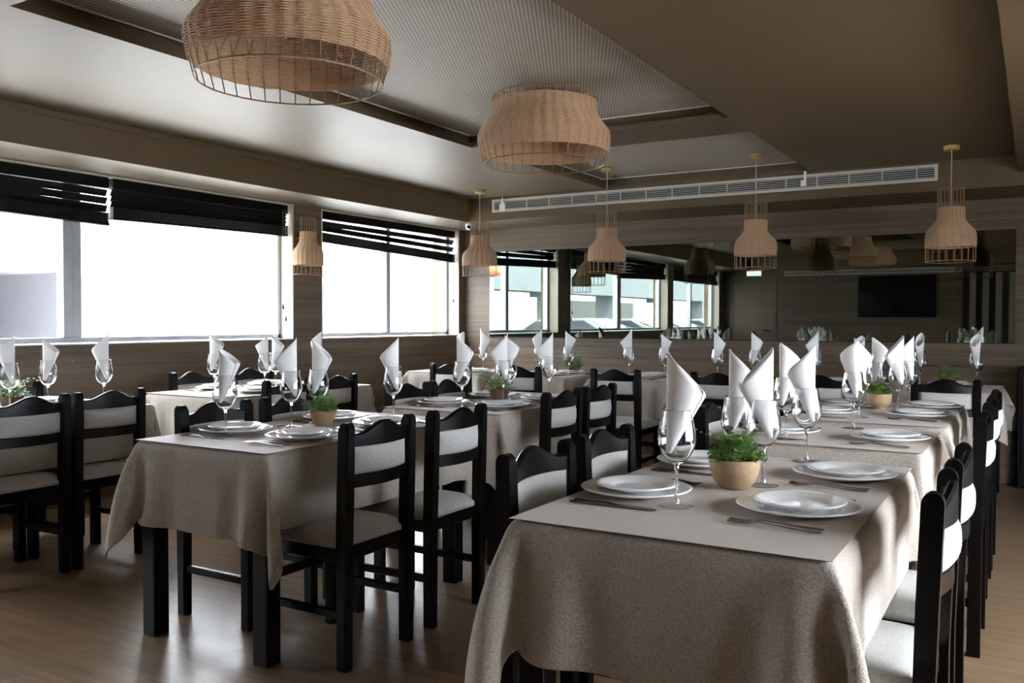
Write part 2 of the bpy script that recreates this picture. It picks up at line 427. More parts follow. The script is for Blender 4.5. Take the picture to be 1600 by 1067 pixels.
# ------------------------------------------------------------------ air vent and small fittings on the bulkheads
def vent(name, x0, x1, yf, z0, z1, label, facing, nb, tagged=False):
    t = thing(name, label, 'air vent', ((x0 + x1) / 2, yf, z0))
    L = (x1 - x0) / 2; H = z1 - z0; s = facing
    bm = bmesh.new(); f = 0.022
    def bb(a, b, c, d, e0=0.0, e1=0.014): bm_box(bm, a, b, min(s * e0, s * e1), max(s * e0, s * e1), c, d)
    bb(-L, L, 0, f); bb(-L, L, H - f, H); bb(-L, -L + f, f, H - f); bb(L - f, L, f, H - f)
    obj('vent_frame', bm, M['white_metal'], t)
    bm = bmesh.new(); bm_box(bm, -L + f, L - f, min(0, s * 0.003), max(0, s * 0.003), f, H - f); obj('backing', bm, M['dark_gap'], t)
    bm = bmesh.new()
    for k in range(5):
        z = f + (H - 2 * f) * (k + 0.5) / 5
        bb(-L + f, L - f, z - 0.0022, z + 0.0022, 0.003, 0.011)
    obj('louvre', bm, M['white_metal'], t)
    for k in range(nb):
        x = -L + f + (2 * L - 2 * f) * (k + 0.5) / nb
        bm = bmesh.new(); bb(x - 0.004, x + 0.004, f, H - f, 0.003, 0.013); obj('divider', bm, M['white_metal'], t)
    return t
vent('linear_air_vent', -4.56, -0.65, YBB, 2.255, 2.378, 'long white linear air vent along the bulkhead above the mirror wall', -1, 16)
vent('linear_air_vent', -4.2, -1.15, YF, 2.07, 2.165, 'long vent above the black television, seen in the mirror', 1, 10)
bm = bmesh.new(); bm_prism(bm, [(-0.03, 0), (0.03, 0), (0.034, 0.055), (0.012, 0.085), (0.004, 0.135), (-0.004, 0.135), (-0.01, 0.085), (-0.034, 0.06)], 1, -0.006, 0.0)
o = obj('hanging_tag', bm, M['tag']); o.location = (-4.44, YBB - 0.015, 2.262); tag(o, 'white plastic tag hanging at the window end of the linear vent', 'tag')
bm = bmesh.new(); bm_box(bm, -0.022, 0.022, -0.008, 0, 0.0, 0.05, 0.004); bm_box(bm, 0.002, 0.022, -0.007, 0, 0.05, 0.12, 0.003)
o = obj('vent_clip', bm, M['tag']); o.location = (-1.62, YBB - 0.015, 2.285); tag(o, 'small white clip fixed across the top edge of the long vent', 'clip')
# small dome camera
t = thing('ceiling_sensor', 'small round white sensor with a dark eye under the corner soffit', 'sensor', (-4.93, 7.42, ZS))
bm = bmesh.new(); bm_lathe(bm, [(0.001, -0.062), (0.016, -0.060), (0.03, -0.05), (0.036, -0.03), (0.036, 0.0)], 24); obj('housing', bm, M['tag'], t, True)
bm = bmesh.new(); bm_lathe(bm, [(0.001, -0.012), (0.012, -0.010), (0.018, 0.0)], 20); e = obj('lens', bm, M['screen'], t, True)
e.location = (0.016, -0.030, -0.036); e.rotation_euler = (math.radians(-80), 0, math.radians(30))

# ------------------------------------------------------------------ blinds
def blind(y0, y1, zb0, zb1, label, cordy, gaps):
    t = thing('venetian_blind', label, 'blind', (-5.43, y0, ZS - 0.014), 0, 'black window blinds')
    L = y1 - y0
    bm = bmesh.new(); bm_box(bm, -0.028, 0.028, 0, L, -0.07, 0, 0.003); obj('head_rail', bm, M['black_blind'], t)
    Z0 = -(ZS - 0.014) # to local
    def slope(v): return (zb0 + (zb1 - zb0) * v / L) + Z0
    # slats hanging between the rail and the stacked bundle
    bm = bmesh.new()
    n = gaps
    def slat(za, zb, tilt, w=0.05, th=0.003):
        c, s = math.cos(tilt), math.sin(tilt)
        pr = [(-w / 2 * c - th * s, -w / 2 * s + th * c), (w / 2 * c - th * s, w / 2 * s + th * c), (w / 2 * c, w / 2 * s), (-w / 2 * c, -w / 2 * s)]
        A = [bm.verts.new((u, 0.0, v + za)) for u, v in pr]; B = [bm.verts.new((u, L, v + zb)) for u, v in pr]
        bm.faces.new(A); bm.faces.new(list(reversed(B)))
        for i in range(4): bm.faces.new((A[i], B[i], B[(i + 1) % 4], A[(i + 1) % 4]))
    hang0, hang1 = slope(0) + (0.10 if gaps == 2 else 0.088), slope(L) + (0.10 if gaps == 2 else 0.088)      # top of the stack
    zt = -0.082 if gaps == 2 else -0.073
    for k in range(n):
        f = (k + 0.5) / n
        slat(zt + (hang0 - zt) * f, zt + (hang1 - zt) * f, math.radians(62))
    obj('slats', bm, M['black_blind'], t)
    bm = bmesh.new()
    k = 0; z = 0.012
    while z < 0.085:
        slat(slope(0) + z, slope(L) + z, 0.0, 0.052, 0.0065); z += 0.0085
    obj('slat_stack', bm, M['black_blind'], t)
    bm = bmesh.new()
    A = [(-0.028, 0), (0.028, 0), (0.028, 0.014), (-0.028, 0.014)]
    a = [bm.verts.new((u, 0, v + slope(0))) for u, v in A]; b = [bm.verts.new((u, L, v + slope(L))) for u, v in A]
    bm.faces.new(a); bm.faces.new(list(reversed(b)))
    for i in range(4): bm.faces.new((a[i], b[i], b[(i + 1) % 4], a[(i + 1) % 4]))
    obj('bottom_rail', bm, M['black_blind'], t)
    nl = max(3, int(L / 0.45))
    for k in range(nl):
        y = 0.12 + (L - 0.24) * k / (nl - 1)
        bm = bmesh.new(); bm_tube(bm, [(0.03, y, -0.05), (0.031, y, slope(y))], 0.0015, 5); bm_tube(bm, [(-0.03, y, -0.05), (-0.031, y, slope(y))], 0.0015, 5)
        obj('ladder_cord', bm, M['black_blind'], t)
    for (cy_, zl) in cordy:
        bm = bmesh.new(); bm_tube(bm, [(0.034, cy_ - y0, -0.04), (0.034, cy_ - y0, zl + 0.03 + Z0)], 0.0014, 5)
        c = obj('pull_cord', bm, M['cord'], t)
        bm = bmesh.new(); bm_lathe(bm, [(0.003, 0.04), (0.006, 0.03), (0.009, 0.0), (0.001, -0.001)], 12, 0.034, cy_ - y0)
        for v in bm.verts: v.co.z += zl + Z0
        obj('tassel', bm, M['black_blind'], c, True)
    return t
blind(1.84, 3.74, 1.90, 1.845, 'black slatted blind over the camera end of the long window', [], 3)
blind(3.77, 5.395, 1.89, 1.91, 'black slatted blind beside the cladded pillar, over the long window', [(5.33, 1.30), (5.36, 1.20)], 3)
blind(5.80, 7.86, 1.895, 1.83, 'black slatted blind with uneven bottom rail over the corner window', [(7.82, 1.40)], 2)
blind(-0.96, 1.52, 1.90, 1.90, 'short black blind over the narrow window seen in the mirror', [], 3)

# ------------------------------------------------------------------ woven lamps
def weave(bm, prof, nrib, dz, a, rs, spr=4):
    """horizontal cane strands woven in and out of nrib ribs, following the (r, z) profile"""
    # resample the profile by arc length
    P = [Vector((r, z)) for r, z in prof]; seg = [(P[i + 1] - P[i]).length for i in range(len(P) - 1)]; T = sum(seg)
    n = int(T / dz); N = nrib * spr
    for k in range(n + 1):
        s = T * k / n; i = 0
        while i < len(seg) - 1 and s > seg[i]: s -= seg[i]; i += 1
        p = P[i].lerp(P[i + 1], min(1, s / seg[i]))
        sg = 1 if k % 2 else -1
        rings = []
        for j in range(N):
            th = 2 * PI * j / N
            r = p.x + sg * a * math.cos(nrib / 2 * th) + a * 0.9 * math.cos(nrib * th) + 0.0012 * math.sin(3 * th + k * 0.21)
            c, sn = math.cos(th), math.sin(th)
            rings.append([bm.verts.new(((r + dr) * c, (r + dr) * sn, p.y + dzz)) for dr, dzz in ((rs, 0), (0, rs * 1.15), (-rs, 0), (0, -rs * 1.15))])
        for j in range(N):
            A, B = rings[j], rings[(j + 1) % N]
            for q in range(4): bm.faces.new((A[q], A[(q + 1) % 4], B[(q + 1) % 4], B[q]))
def ring(bm, r, z, t, n=48): bm_tube(bm, [(r * math.cos(2 * PI * i / n), r * math.sin(2 * PI * i / n), z) for i in range(n)], t, 6, True)
def smooth_prof(pts, n=6):
    out = []
    for i in range(len(pts) - 1):
        p0 = Vector(pts[max(i - 1, 0)]); p1 = Vector(pts[i]); p2 = Vector(pts[i + 1]); p3 = Vector(pts[min(i + 2, len(pts) - 1)])
        for k in range(n):
            t = k / n
            out.append(0.5 * ((2 * p1) + (p2 - p0) * t + (2 * p0 - 5 * p1 + 4 * p2 - p3) * t * t + (3 * p1 - p0 - 3 * p2 + p3) * t ** 3))
    out.append(Vector(pts[-1])); return [(v.x, v.y) for v in out]
def make_big_lamp():
    # origin at the ceiling panel, z down
    t = thing('woven_drum_lamp', '', 'ceiling lamp')
    full = smooth_prof([(0.288, -0.035), (0.288, -0.07), (0.290, -0.125), (0.322, -0.185), (0.357, -0.235), (0.364, -0.275), (0.356, -0.325), (0.345, -0.365), (0.334, -0.405)])
    woven = [p for p in full if -0.347 < p[1] < -0.064]
    bm = bmesh.new(); weave(bm, woven, 36, 0.0047, 0.0028, 0.0023, 6); obj('woven_shade', bm, M['rattan'], t, True)
    bm = bmesh.new()
    for k in range(36):
        a = 2 * PI * k / 36
        bm_tube(bm, [(r * math.cos(a), r * math.sin(a), z) for r, z in full], 0.0026, 5)
    ring(bm, 0.288, -0.035, 0.003); ring(bm, 0.334, -0.405, 0.0035)
    obj('wire_frame', bm, M['rattan_wire'], t)
    bm = bmesh.new(); bm_lathe(bm, [(0.001, 0.0), (0.052, 0.0), (0.052, -0.036), (0.049, -0.04), (0.001, -0.04)], 32); obj('ceiling_cap', bm, M['brass'], t, True, 0.6)
    bm = bmesh.new()
    for k in range(3):
        a = 2 * PI * k / 3; bm_tube(bm, [(0.01 * math.cos(a), 0.01 * math.sin(a), -0.036), (0.288 * math.cos(a), 0.288 * math.sin(a), -0.036)], 0.003, 5)
    bm_lathe(bm, [(0.02, -0.04), (0.02, -0.11), (0.001, -0.112)], 20); obj('lamp_holder', bm, M['brass'], t)
    bm = bmesh.new(); bm_lathe(bm, [(0.014, -0.108), (0.016, -0.125), (0.032, -0.165), (0.042, -0.195), (0.040, -0.22), (0.024, -0.243), (0.001, -0.25)], 24); obj('light_bulb', bm, M['glass'], t, True)
    return t
BIG = make_big_lamp()
GB = 'large woven lamps under the perforated ceiling panels'
place(BIG, (-2.36, 2.37, ZP - 0.006), 0.2, 'large woven rattan drum lamp nearest the camera, cut by the picture top', GB)
place(BIG, (-2.373, 4.325, ZP - 0.006), 0.0, 'large woven rattan drum lamp hanging over the middle tables', GB)
place(BIG, (-2.36, 0.35, ZP - 0.006), 0.5, 'large woven rattan lamp seen only in the mirror reflection', GB)

def make_pendant(woven_neck=True):
    # origin at the ceiling, z down; drop lengths match a 2.40 m ceiling
    t = thing('woven_pendant_lamp', '', 'pendant lamp')
    full = smooth_prof([(0.083, -0.29), (0.083, -0.36), (0.083, -0.42), (0.084, -0.495), (0.108, -0.535), (0.145, -0.575), (0.156, -0.62), (0.155, -0.70), (0.155, -0.785)])
    woven = [p for p in full if -0.695 < p[1] < -0.418]
    bm = bmesh.new(); weave(bm, woven, 20, 0.0056, 0.003, 0.0024, 6); obj('woven_shade', bm, M['rattan'], t, True)
    bm = bmesh.new()
    for k in range(20):
        a = 2 * PI * k / 20; bm_tube(bm, [(r * math.cos(a), r * math.sin(a), z) for r, z in full[::2] + [full[-1]]], 0.0019, 5)
    ring(bm, 0.083, -0.29, 0.0024, 32); ring(bm, 0.155, -0.785, 0.0026, 40)
    obj('wire_frame', bm, M['rattan_wire'], t)
    bm = bmesh.new(); bm_tube(bm, [(0, 0, -0.02), (0, 0, -0.46)], 0.0028, 6); obj('cord', bm, M['cord'], t)
    bm = bmesh.new(); bm_lathe(bm, [(0.001, 0.0), (0.05, 0.0), (0.05, -0.026), (0.046, -0.03), (0.001, -0.03)], 28); obj('ceiling_cap', bm, M['brass'], t, True, 0.6)
    bm = bmesh.new(); bm_lathe(bm, [(0.001, -0.455), (0.02, -0.457), (0.02, -0.53), (0.001, -0.532)], 16)
    for k in range(3):
        a = 2 * PI * k / 3; bm_tube(bm, [(0, 0, -0.46), (0.083 * math.cos(a), 0.083 * math.sin(a), -0.46)], 0.002, 5)
    obj('lamp_holder', bm, M['brass'], t)
    bm = bmesh.new(); bm_lathe(bm, [(0.013, -0.53), (0.02, -0.555), (0.03, -0.59), (0.022, -0.62), (0.001, -0.632)], 18); obj('light_bulb', bm, M['glass'], t, True)
    return t
PEN = make_pendant()
GP = 'woven pendant lamps in a row before the mirror wall'
place(PEN, (-4.40, 6.8, ZC), 0, 'woven pendant lamp in the corner where windows meet mirror', GP)
def longer(o, dz):
    """the lamps fixed to the raised panel hang on a longer cord"""
    o.location.z += dz
    for c in o.children:
        n = c.name.split('.')[0]
        if n in ('ceiling_cap',): continue
        if n == 'cord': c.scale = (1, 1, (0.46 + dz) / 0.46)
        else: c.location.z = -dz
o = place(PEN, (-3.125, 6.8, ZC), 0.3, 'second woven pendant from the window corner, beneath the pale ceiling panel', GP); longer(o, ZP - ZC - 0.002)
o = place(PEN, (-1.872, 6.8, ZC), 0.1, 'woven pendant at the mirror wall, brass cap on the pale ceiling panel edge', GP); longer(o, ZP - ZC - 0.002)
place(PEN, (-0.515, 6.7, ZC), 0.2, 'woven pendant farthest from the windows, beside the end of the long vent', GP)

# wall lamp on the pillar
t = thing('woven_wall_lamp', 'small woven lamp mounted on the cladded pillar between the windows', 'wall lamp', (-5.21, 5.43, 1.58))
full = smooth_prof([(0.064, 0.475), (0.064, 0.40), (0.064, 0.35), (0.066, 0.285), (0.088, 0.245), (0.118, 0.20), (0.126, 0.155), (0.125, 0.10), (0.125, 0.005)])
bm = bmesh.new(); weave(bm, [p for p in full if 0.085 < p[1] < 0.36], 20, 0.0056, 0.003, 0.0024, 4); obj('woven_shade', bm, M['rattan'], t, True)
bm = bmesh.new()
for k in range(20):
    a = 2 * PI * k / 20; bm_tube(bm, [(r * math.cos(a), r * math.sin(a), z) for r, z in full[::2] + [full[-1]]], 0.0018, 5)
ring(bm, 0.064, 0.475, 0.0022, 28); ring(bm, 0.125, 0.005, 0.0024, 36); obj('wire_frame', bm, M['rattan_wire'], t)
bm = bmesh.new(); bm_tube(bm, [(0, 0, 0.30), (-0.02, 0.02, 0.32), (-0.168, 0.06, 0.32)], 0.006, 8); bm_lathe(bm, [(0.001, 0.33), (0.018, 0.33), (0.018, 0.26), (0.001, 0.26)], 16)
obj('wall_bracket', bm, M['brass'], t)

# ------------------------------------------------------------------ back bench, cabinet
t = thing('bench_seat', 'long built-in wooden bench running along the wall below the mirror', 'bench', (0, 0, 0))
bm = bmesh.new(); bm_box(bm, -5.30, -0.12, 7.46, 7.96, 0.0, 0.40, 0.004); obj('bench_base', bm, M['clad'], t)
bm = bmesh.new(); bm_box(bm, -5.30, -0.12, 7.44, 7.86, 0.40, 0.47, 0.02, 3); obj('cushion', bm, M['uphol'], t)
bm = bmesh.new(); bm_box(bm, -5.30, -0.12, 7.86, 7.985, 0.40, 0.845, 0.004); obj('backrest', bm, M['clad'], t)
t = thing('low_cabinet', 'black low cabinet at the far wall past the bench end', 'cabinet', (0.55, 7.65, 0))
bm = bmesh.new(); bm_box(bm, -0.66, 0.7, -0.32, 0.33, 0.0, 0.86, 0.006); obj('cabinet_body', bm, M['black_cab'], t)
for s in (-1, 1):
    bm = bmesh.new(); bm_box(bm, 0.02 + (s - 1) * 0.335 + 0.012, 0.02 + (s - 1) * 0.335 + 0.65, -0.335, -0.32, 0.08, 0.82, 0.003); d = obj('door', bm, M['black_cab'], t)
    bm = bmesh.new(); bm_tube(bm, [(0.02 - s * 0.04 * -1 - 0.04, -0.35, 0.5), (0.02 - s * 0.04 * -1 - 0.04, -0.35, 0.62)], 0.005, 6); obj('handle', bm, M['steel'], d)

# ------------------------------------------------------------------ wall behind the camera (seen in the mirror)
def wall_door():
    d = bpy.data.objects.new('door_1', None); COL.objects.link(d); d['kind'] = 'structure'; d.location = (-4.80, YF, 0)
    bm = bmesh.new(); bm_box(bm, -0.45, -0.40, 0, 0.03, 0, 2.05); bm_box(bm, 0.40, 0.45, 0, 0.03, 0, 2.05); bm_box(bm, -0.45, 0.45, 0, 0.03, 2.0, 2.05); obj('door_frame', bm, M['door_wood'], d)
    bm = bmesh.new(); bm_box(bm, -0.395, 0.395, 0.0, 0.02, 0.01, 1.995); obj('door_leaf', bm, M['door_wood'], d)
    bm = bmesh.new(); bm_tube(bm, [(0.33, 0.02, 1.02), (0.33, 0.06, 1.02), (0.22, 0.06, 1.02)], 0.009, 8); obj('door_handle', bm, M['steel'], d)
wall_door()
t = thing('exit_sign', 'small lit exit sign above the wooden door, seen in the mirror', 'sign', (-4.78, YF, 2.08))
bm = bmesh.new(); bm_box(bm, -0.15, 0.15, 0.0, 0.05, 0.0, 0.13, 0.005); obj('sign_box', bm, M['white_metal'], t)
bm = bmesh.new(); bm_box(bm, -0.14, 0.14, 0.05, 0.054, 0.01, 0.12); obj('sign_face', bm, M['sign_lit'], t)
t = thing('television', 'black flat television on the dark wall, reflected in the mirror', 'television', (-2.2, YF, 1.27))
bm = bmesh.new(); bm_box(bm, -0.65, 0.65, 0.03, 0.07, 0.0, 0.76, 0.006); obj('tv_body', bm, M['black_cab'], t)
bm = bmesh.new(); bm_box(bm, -0.635, 0.635, 0.07, 0.073, 0.02, 0.745); obj('tv_screen', bm, M['screen'], t)
bm = bmesh.new(); bm_box(bm, -0.1, 0.1, 0.0, 0.03, 0.25, 0.5); obj('wall_mount', bm, M['black_cab'], t)
t = thing('striped_curtain', 'dark brown and beige vertically striped hanging, seen in the mirror', 'curtain', (-0.72, YF, 0.1))
for k in range(8):
    x0 = -0.40 + k * 0.1
    bm = bmesh.new()
    n = 8
    vs = [[bm.verts.new((x0 + 0.1 * i / n, 0.03 + 0.008 * math.sin(PI * i / n) + d_, z)) for i in range(n + 1)] for z in (0.0, 1.95) for d_ in (0.0,)]
    for i in range(n): bm.faces.new((vs[0][i], vs[0][i + 1], vs[1][i + 1], vs[1][i]))
    bmesh.ops.solidify(bm, geom=bm.faces[:], thickness=0.006)
    obj('stripe', bm, M['stripe_dark'] if k % 2 == 0 else M['stripe_light'], t, True, 0.8)
bm = bmesh.new(); bm_tube(bm, [(-0.42, 0.03, 1.96), (0.42, 0.03, 1.96)], 0.008, 8); obj('curtain_rail', bm, M['black_cab'], t)

# ------------------------------------------------------------------ chairs
def bowed(bm, x0, x1, zlow, ztop, depth, y0, bow, n=16, bev=0.0):
    """rail bowed backwards between the posts; zlow/ztop are functions of u in 0..1"""
    R = []
    for i in range(n + 1):
        u = i / n; x = x0 + (x1 - x0) * u; yb = y0 - bow * math.sin(PI * u)
        a, b = zlow(u), ztop(u); c = min(0.006, (b - a) * 0.2)
        pr = [(0, a), (depth, a), (depth, b - c), (depth - c, b), (c, b), (0, b - c)]
        R.append([bm.verts.new((x, yb + dy, z)) for dy, z in pr])
    m = 6
    for A, B in zip(R[:-1], R[1:]):
        for k in range(m): bm.faces.new((A[k], B[k], B[(k + 1) % m], A[(k + 1) % m]))
    bm.faces.new(R[0]); bm.faces.new(list(reversed(R[-1])))
def make_chair():
    t = thing('dining_chair', '', 'chair')
    W = 0.1725; PW = 0.021
    for s in (-1, 1):   # rear posts run from floor to the rounded top
        bm = bmesh.new()
        x0 = s * W - PW; x1 = s * W + PW
        pts = [(-0.020, 0.0), (0.024, 0.0), (0.022, 0.42), (0.018, 0.62), (0.010, 0.835)]
        back = [(-0.034, 0.835), (-0.026, 0.62), (-0.020, 0.42)]
        top = [(-0.012 + 0.022 * math.cos(a), 0.835 + 0.024 * math.sin(a)) for a in [PI * k / 8 for k in range(1, 8)]]
        bm_prism(bm, pts + top + back, 0, x0, x1)
        bmesh.ops.bevel(bm, geom=[e for e in bm.edges if abs(e.verts[0].co.x - e.verts[1].co.x) < 1e-6], offset=0.005, segments=2, affect='EDGES')
        obj('leg', bm, M['black_wood'], t, True, 0.6)
    for s in (-1, 1):   # front legs
        bm = bmesh.new(); bm_box(bm, s * 0.172 - 0.021, s * 0.172 + 0.021, 0.352, 0.394, 0.0, 0.405, 0.004, 2); obj('leg', bm, M['black_wood'], t)
    hump = lambda u: 0.818 + 0.040 * (math.sin(PI * min(1, max(0, (u - 0.12) / 0.76)))) ** 1.6
    bm = bmesh.new(); bowed(bm, -W + 0.015, W - 0.015, lambda u: 0.772, hump, 0.022, -0.016, 0.030, 28); obj('top_rail', bm, M['black_wood'], t, True, 0.6)
    bm = bmesh.new(); bowed(bm, -W + 0.015, W - 0.015, lambda u: 0.630, lambda u: 0.678, 0.022, -0.014, 0.026, 20); obj('back_rail', bm, M['black_wood'], t, True, 0.6)
    # padded back panel between the rails
    bm = bmesh.new(); n, mz = 16, 8; x0, x1 = -W + 0.022, W - 0.022; z0, z1 = 0.676, 0.776
    F, B = [], []
    for j in range(mz + 1):
        v = j / mz; pf = (1 - abs(2 * v - 1) ** 3)
        rf, rb = [], []
        for i in range(n + 1):
            u = i / n; pu = (1 - abs(2 * u - 1) ** 6); yc = -0.004 - 0.028 * math.sin(PI * u)
            th = 0.006 + 0.016 * pf * pu
            rf.append(bm.verts.new((x0 + (x1 - x0) * u, yc + th, z0 + (z1 - z0) * v))); rb.append(bm.verts.new((x0 + (x1 - x0) * u, yc - th, z0 + (z1 - z0) * v)))
        F.append(rf); B.append(rb)
    for j in range(mz):
        for i in range(n):
            bm.faces.new((F[j][i], F[j][i + 1], F[j + 1][i + 1], F[j + 1][i])); bm.faces.new((B[j][i], B[j + 1][i], B[j + 1][i + 1], B[j][i + 1]))
    for j in range(mz):
        bm.faces.new((F[j][0], F[j + 1][0], B[j + 1][0], B[j][0])); bm.faces.new((F[j][n], B[j][n], B[j + 1][n], F[j + 1][n]))
    for i in range(n):
        bm.faces.new((F[0][i], B[0][i], B[0][i + 1], F[0][i + 1])); bm.faces.new((F[mz][i], F[mz][i + 1], B[mz][i + 1], B[mz][i]))
    obj('backrest', bm, M['uphol'], t, True)
    # seat frame and cushion
    bm = bmesh.new()
    bm_box(bm, -W + 0.01, W - 0.01, 0.0, 0.022, 0.375, 0.425, 0.003); bm_box(bm, -0.16, 0.16, 0.366, 0.390, 0.365, 0.425, 0.003)
    bm_box(bm, -0.186, -0.160, 0.01, 0.38, 0.375, 0.425, 0.003); bm_box(bm, 0.160, 0.186, 0.01, 0.38, 0.375, 0.425, 0.003)
    obj('seat_frame', bm, M['black_wood'], t)
    bm = bmesh.new()
    n = 14; T, Bm = [], []
    for j in range(n + 1):
        v = j / n; rt_, rb_ = [], []
        for i in range(n + 1):
            u = i / n; ex = (1 - abs(2 * u - 1) ** 5) * (1 - abs(2 * v - 1) ** 5)
            x = (u - 0.5) * 0.385; y = 0.004 + v * 0.405
            if v < 0.06: x *= 0.76
            rt_.append(bm.verts.new((x, y, 0.445 + 0.036 * ex ** 0.6))); rb_.append(bm.verts.new((x, y, 0.424)))
        T.append(rt_); Bm.append(rb_)
    for j in range(n):
        for i in range(n):
            bm.faces.new((T[j][i], T[j][i + 1], T[j + 1][i + 1], T[j + 1][i])); bm.faces.new((Bm[j][i], Bm[j + 1][i], Bm[j + 1][i + 1], Bm[j][i + 1]))
    for j in range(n):
        bm.faces.new((T[j][0], T[j + 1][0], Bm[j + 1][0], Bm[j][0])); bm.faces.new((T[j][n], Bm[j][n], Bm[j + 1][n], T[j + 1][n]))
        bm.faces.new((T[0][j], Bm[0][j], Bm[0][j + 1], T[0][j + 1])); bm.faces.new((T[n][j], T[n][j + 1], Bm[n][j + 1], Bm[n][j]))
    obj('seat', bm, M['uphol'], t, True)
    for s in (-1, 1):
        bm = bmesh.new(); bm_box(bm, s * 0.172 - 0.009, s * 0.172 + 0.009, 0.015, 0.36, 0.175, 0.205, 0.003); obj('stretcher', bm, M['black_wood'], t)
    bm = bmesh.new(); bm_box(bm, -0.16, 0.16, 0.362, 0.382, 0.255, 0.290, 0.003); obj('stretcher', bm, M['black_wood'], t)
    return t
CH = make_chair()

# ------------------------------------------------------------------ tablecloths (draped by a small cloth simulation)
def drape(tx, ty, dx, dy, seed, h=0.026, steps=230):
    rng = np.random.RandomState(seed)
    def axis(t, d):     # equal cells on the top and down each side, with a grid line exactly on the table edge
        kt = max(1, int(round(t / h))); kd = max(1, int(round(d / h)))
        return np.concatenate([np.linspace(-t / 2 - d, -t / 2, kd + 1)[:-1], np.linspace(-t / 2, t / 2, kt + 1), np.linspace(t / 2, t / 2 + d, kd + 1)[1:]])
    X, Y = axis(tx, dx), axis(ty, dy); nx, ny = len(X), len(Y)
    GX = np.broadcast_to(X[None, :], (ny, nx)); GY = np.broadcast_to(Y[:, None], (ny, nx))
    P = np.zeros((ny, nx, 3)); P[..., 0] = X[None, :]; P[..., 1] = Y[:, None]
    out = (np.abs(P[..., 0]) > tx / 2 + 0.001) | (np.abs(P[..., 1]) > ty / 2 + 0.001)
    W = out.astype(float)
    bx, by = tx / 2 + 0.002, ty / 2 + 0.002
    P[..., 2] = np.where(out, 0.002 + 0.004 * rng.rand(ny, nx), 0.0)
    k = 2 * PI
    ph = rng.rand(6) * k
    V = np.zeros_like(P); dt = 0.016
    cons = []
    def add(a, b, L, st): cons.append((a, b, np.hypot(GX[b] - GX[a], GY[b] - GY[a]), st))
    S = slice
    for p in (0, 1):
        n = (nx - 1 - p + 1) // 2
        add((S(None), S(p, p + 2 * n, 2)), (S(None), S(p + 1, p + 1 + 2 * n, 2)), 0, 1.0)
        m = (ny - 1 - p + 1) // 2
        add((S(p, p + 2 * m, 2), S(None)), (S(p + 1, p + 1 + 2 * m, 2), S(None)), 0, 1.0)
        add((S(p, p + 2 * m, 2), S(0, nx - 1)), (S(p + 1, p + 1 + 2 * m, 2), S(1, nx)), 0, 0.35)
        add((S(p, p + 2 * m, 2), S(1, nx)), (S(p + 1, p + 1 + 2 * m, 2), S(0, nx - 1)), 0, 0.35)
    # bending over 3 cells, as two passes each
    for p in range(0, 6):
        cols = [c for c in range(p % 6, nx - 3, 6)]
        if cols:
            for s in range(1):
                add((S(None), np.array(cols)), (S(None), np.array(cols) + 3), 0, 0.06)
        rows = [c for c in range(p % 6, ny - 3, 6)]
        if rows: add((np.array(rows), S(None)), (np.array(rows) + 3, S(None)), 0, 0.06)
    for st in range(steps):
        V[..., 2] -= 9.8 * dt
        if st < 60:
            wob = 1.2 * dt * np.sin(P[..., 0] * 11 + ph[0]) * np.cos(P[..., 1] * 8 + ph[1])
            V[..., 1] += wob * np.sign(P[..., 1]); V[..., 0] += 1.2 * dt * np.sin(P[..., 1] * 10 + ph[2]) * np.sign(P[..., 0])
        V *= 0.985 if st < 150 else 0.93
        V *= W[..., None]
        Q = P + V * dt
        for it in range(9):
            for a, b, L, stf in cons:
                d = Q[b] - Q[a]; l = np.sqrt((d * d).sum(-1)) + 1e-9
                wa, wb = W[a], W[b]; ws = wa + wb; ok = ws > 0
                c = np.where(ok, (l - L) / (l * np.where(ok, ws, 1)), 0) * stf
                Q[a] = Q[a] + d * (c * wa)[..., None]; Q[b] = Q[b] - d * (c * wb)[..., None]
            ins = (np.abs(Q[..., 0]) < bx) & (np.abs(Q[..., 1]) < by) & (Q[..., 2] < 0.0) & out
            ex = bx - np.abs(Q[..., 0]); ey = by - np.abs(Q[..., 1])
            upm = ins & (Q[..., 2] > -0.012); Q[..., 2] = np.where(upm, 0.0, Q[..., 2])
            sd = ins & ~upm
            px_ = sd & (ex <= ey); py_ = sd & ~px_
            Q[..., 0] = np.where(px_, np.sign(Q[..., 0]) * bx, Q[..., 0]); Q[..., 1] = np.where(py_, np.sign(Q[..., 1]) * by, Q[..., 1])
        V = (Q - P) / dt; P = Q
    verts = P.reshape(-1, 3).tolist()
    faces = [(j * nx + i, j * nx + i + 1, (j + 1) * nx + i + 1, (j + 1) * nx + i) for j in range(ny - 1) for i in range(nx - 1)]
    return verts, faces
def make_cloth(tx, ty, dx, dy, seed):
    v, f = drape(tx, ty, dx, dy, seed)
    o = mesh_obj('tablecloth', v, f, M['cloth'])
    tag(o, '', 'tablecloth')
    md = o.modifiers.new('thickness', 'SOLIDIFY'); md.thickness = 0.0022; md.offset = 1.0
    sb = o.modifiers.new('smooth', 'SUBSURF'); sb.levels = 1; sb.render_levels = 1
    return o

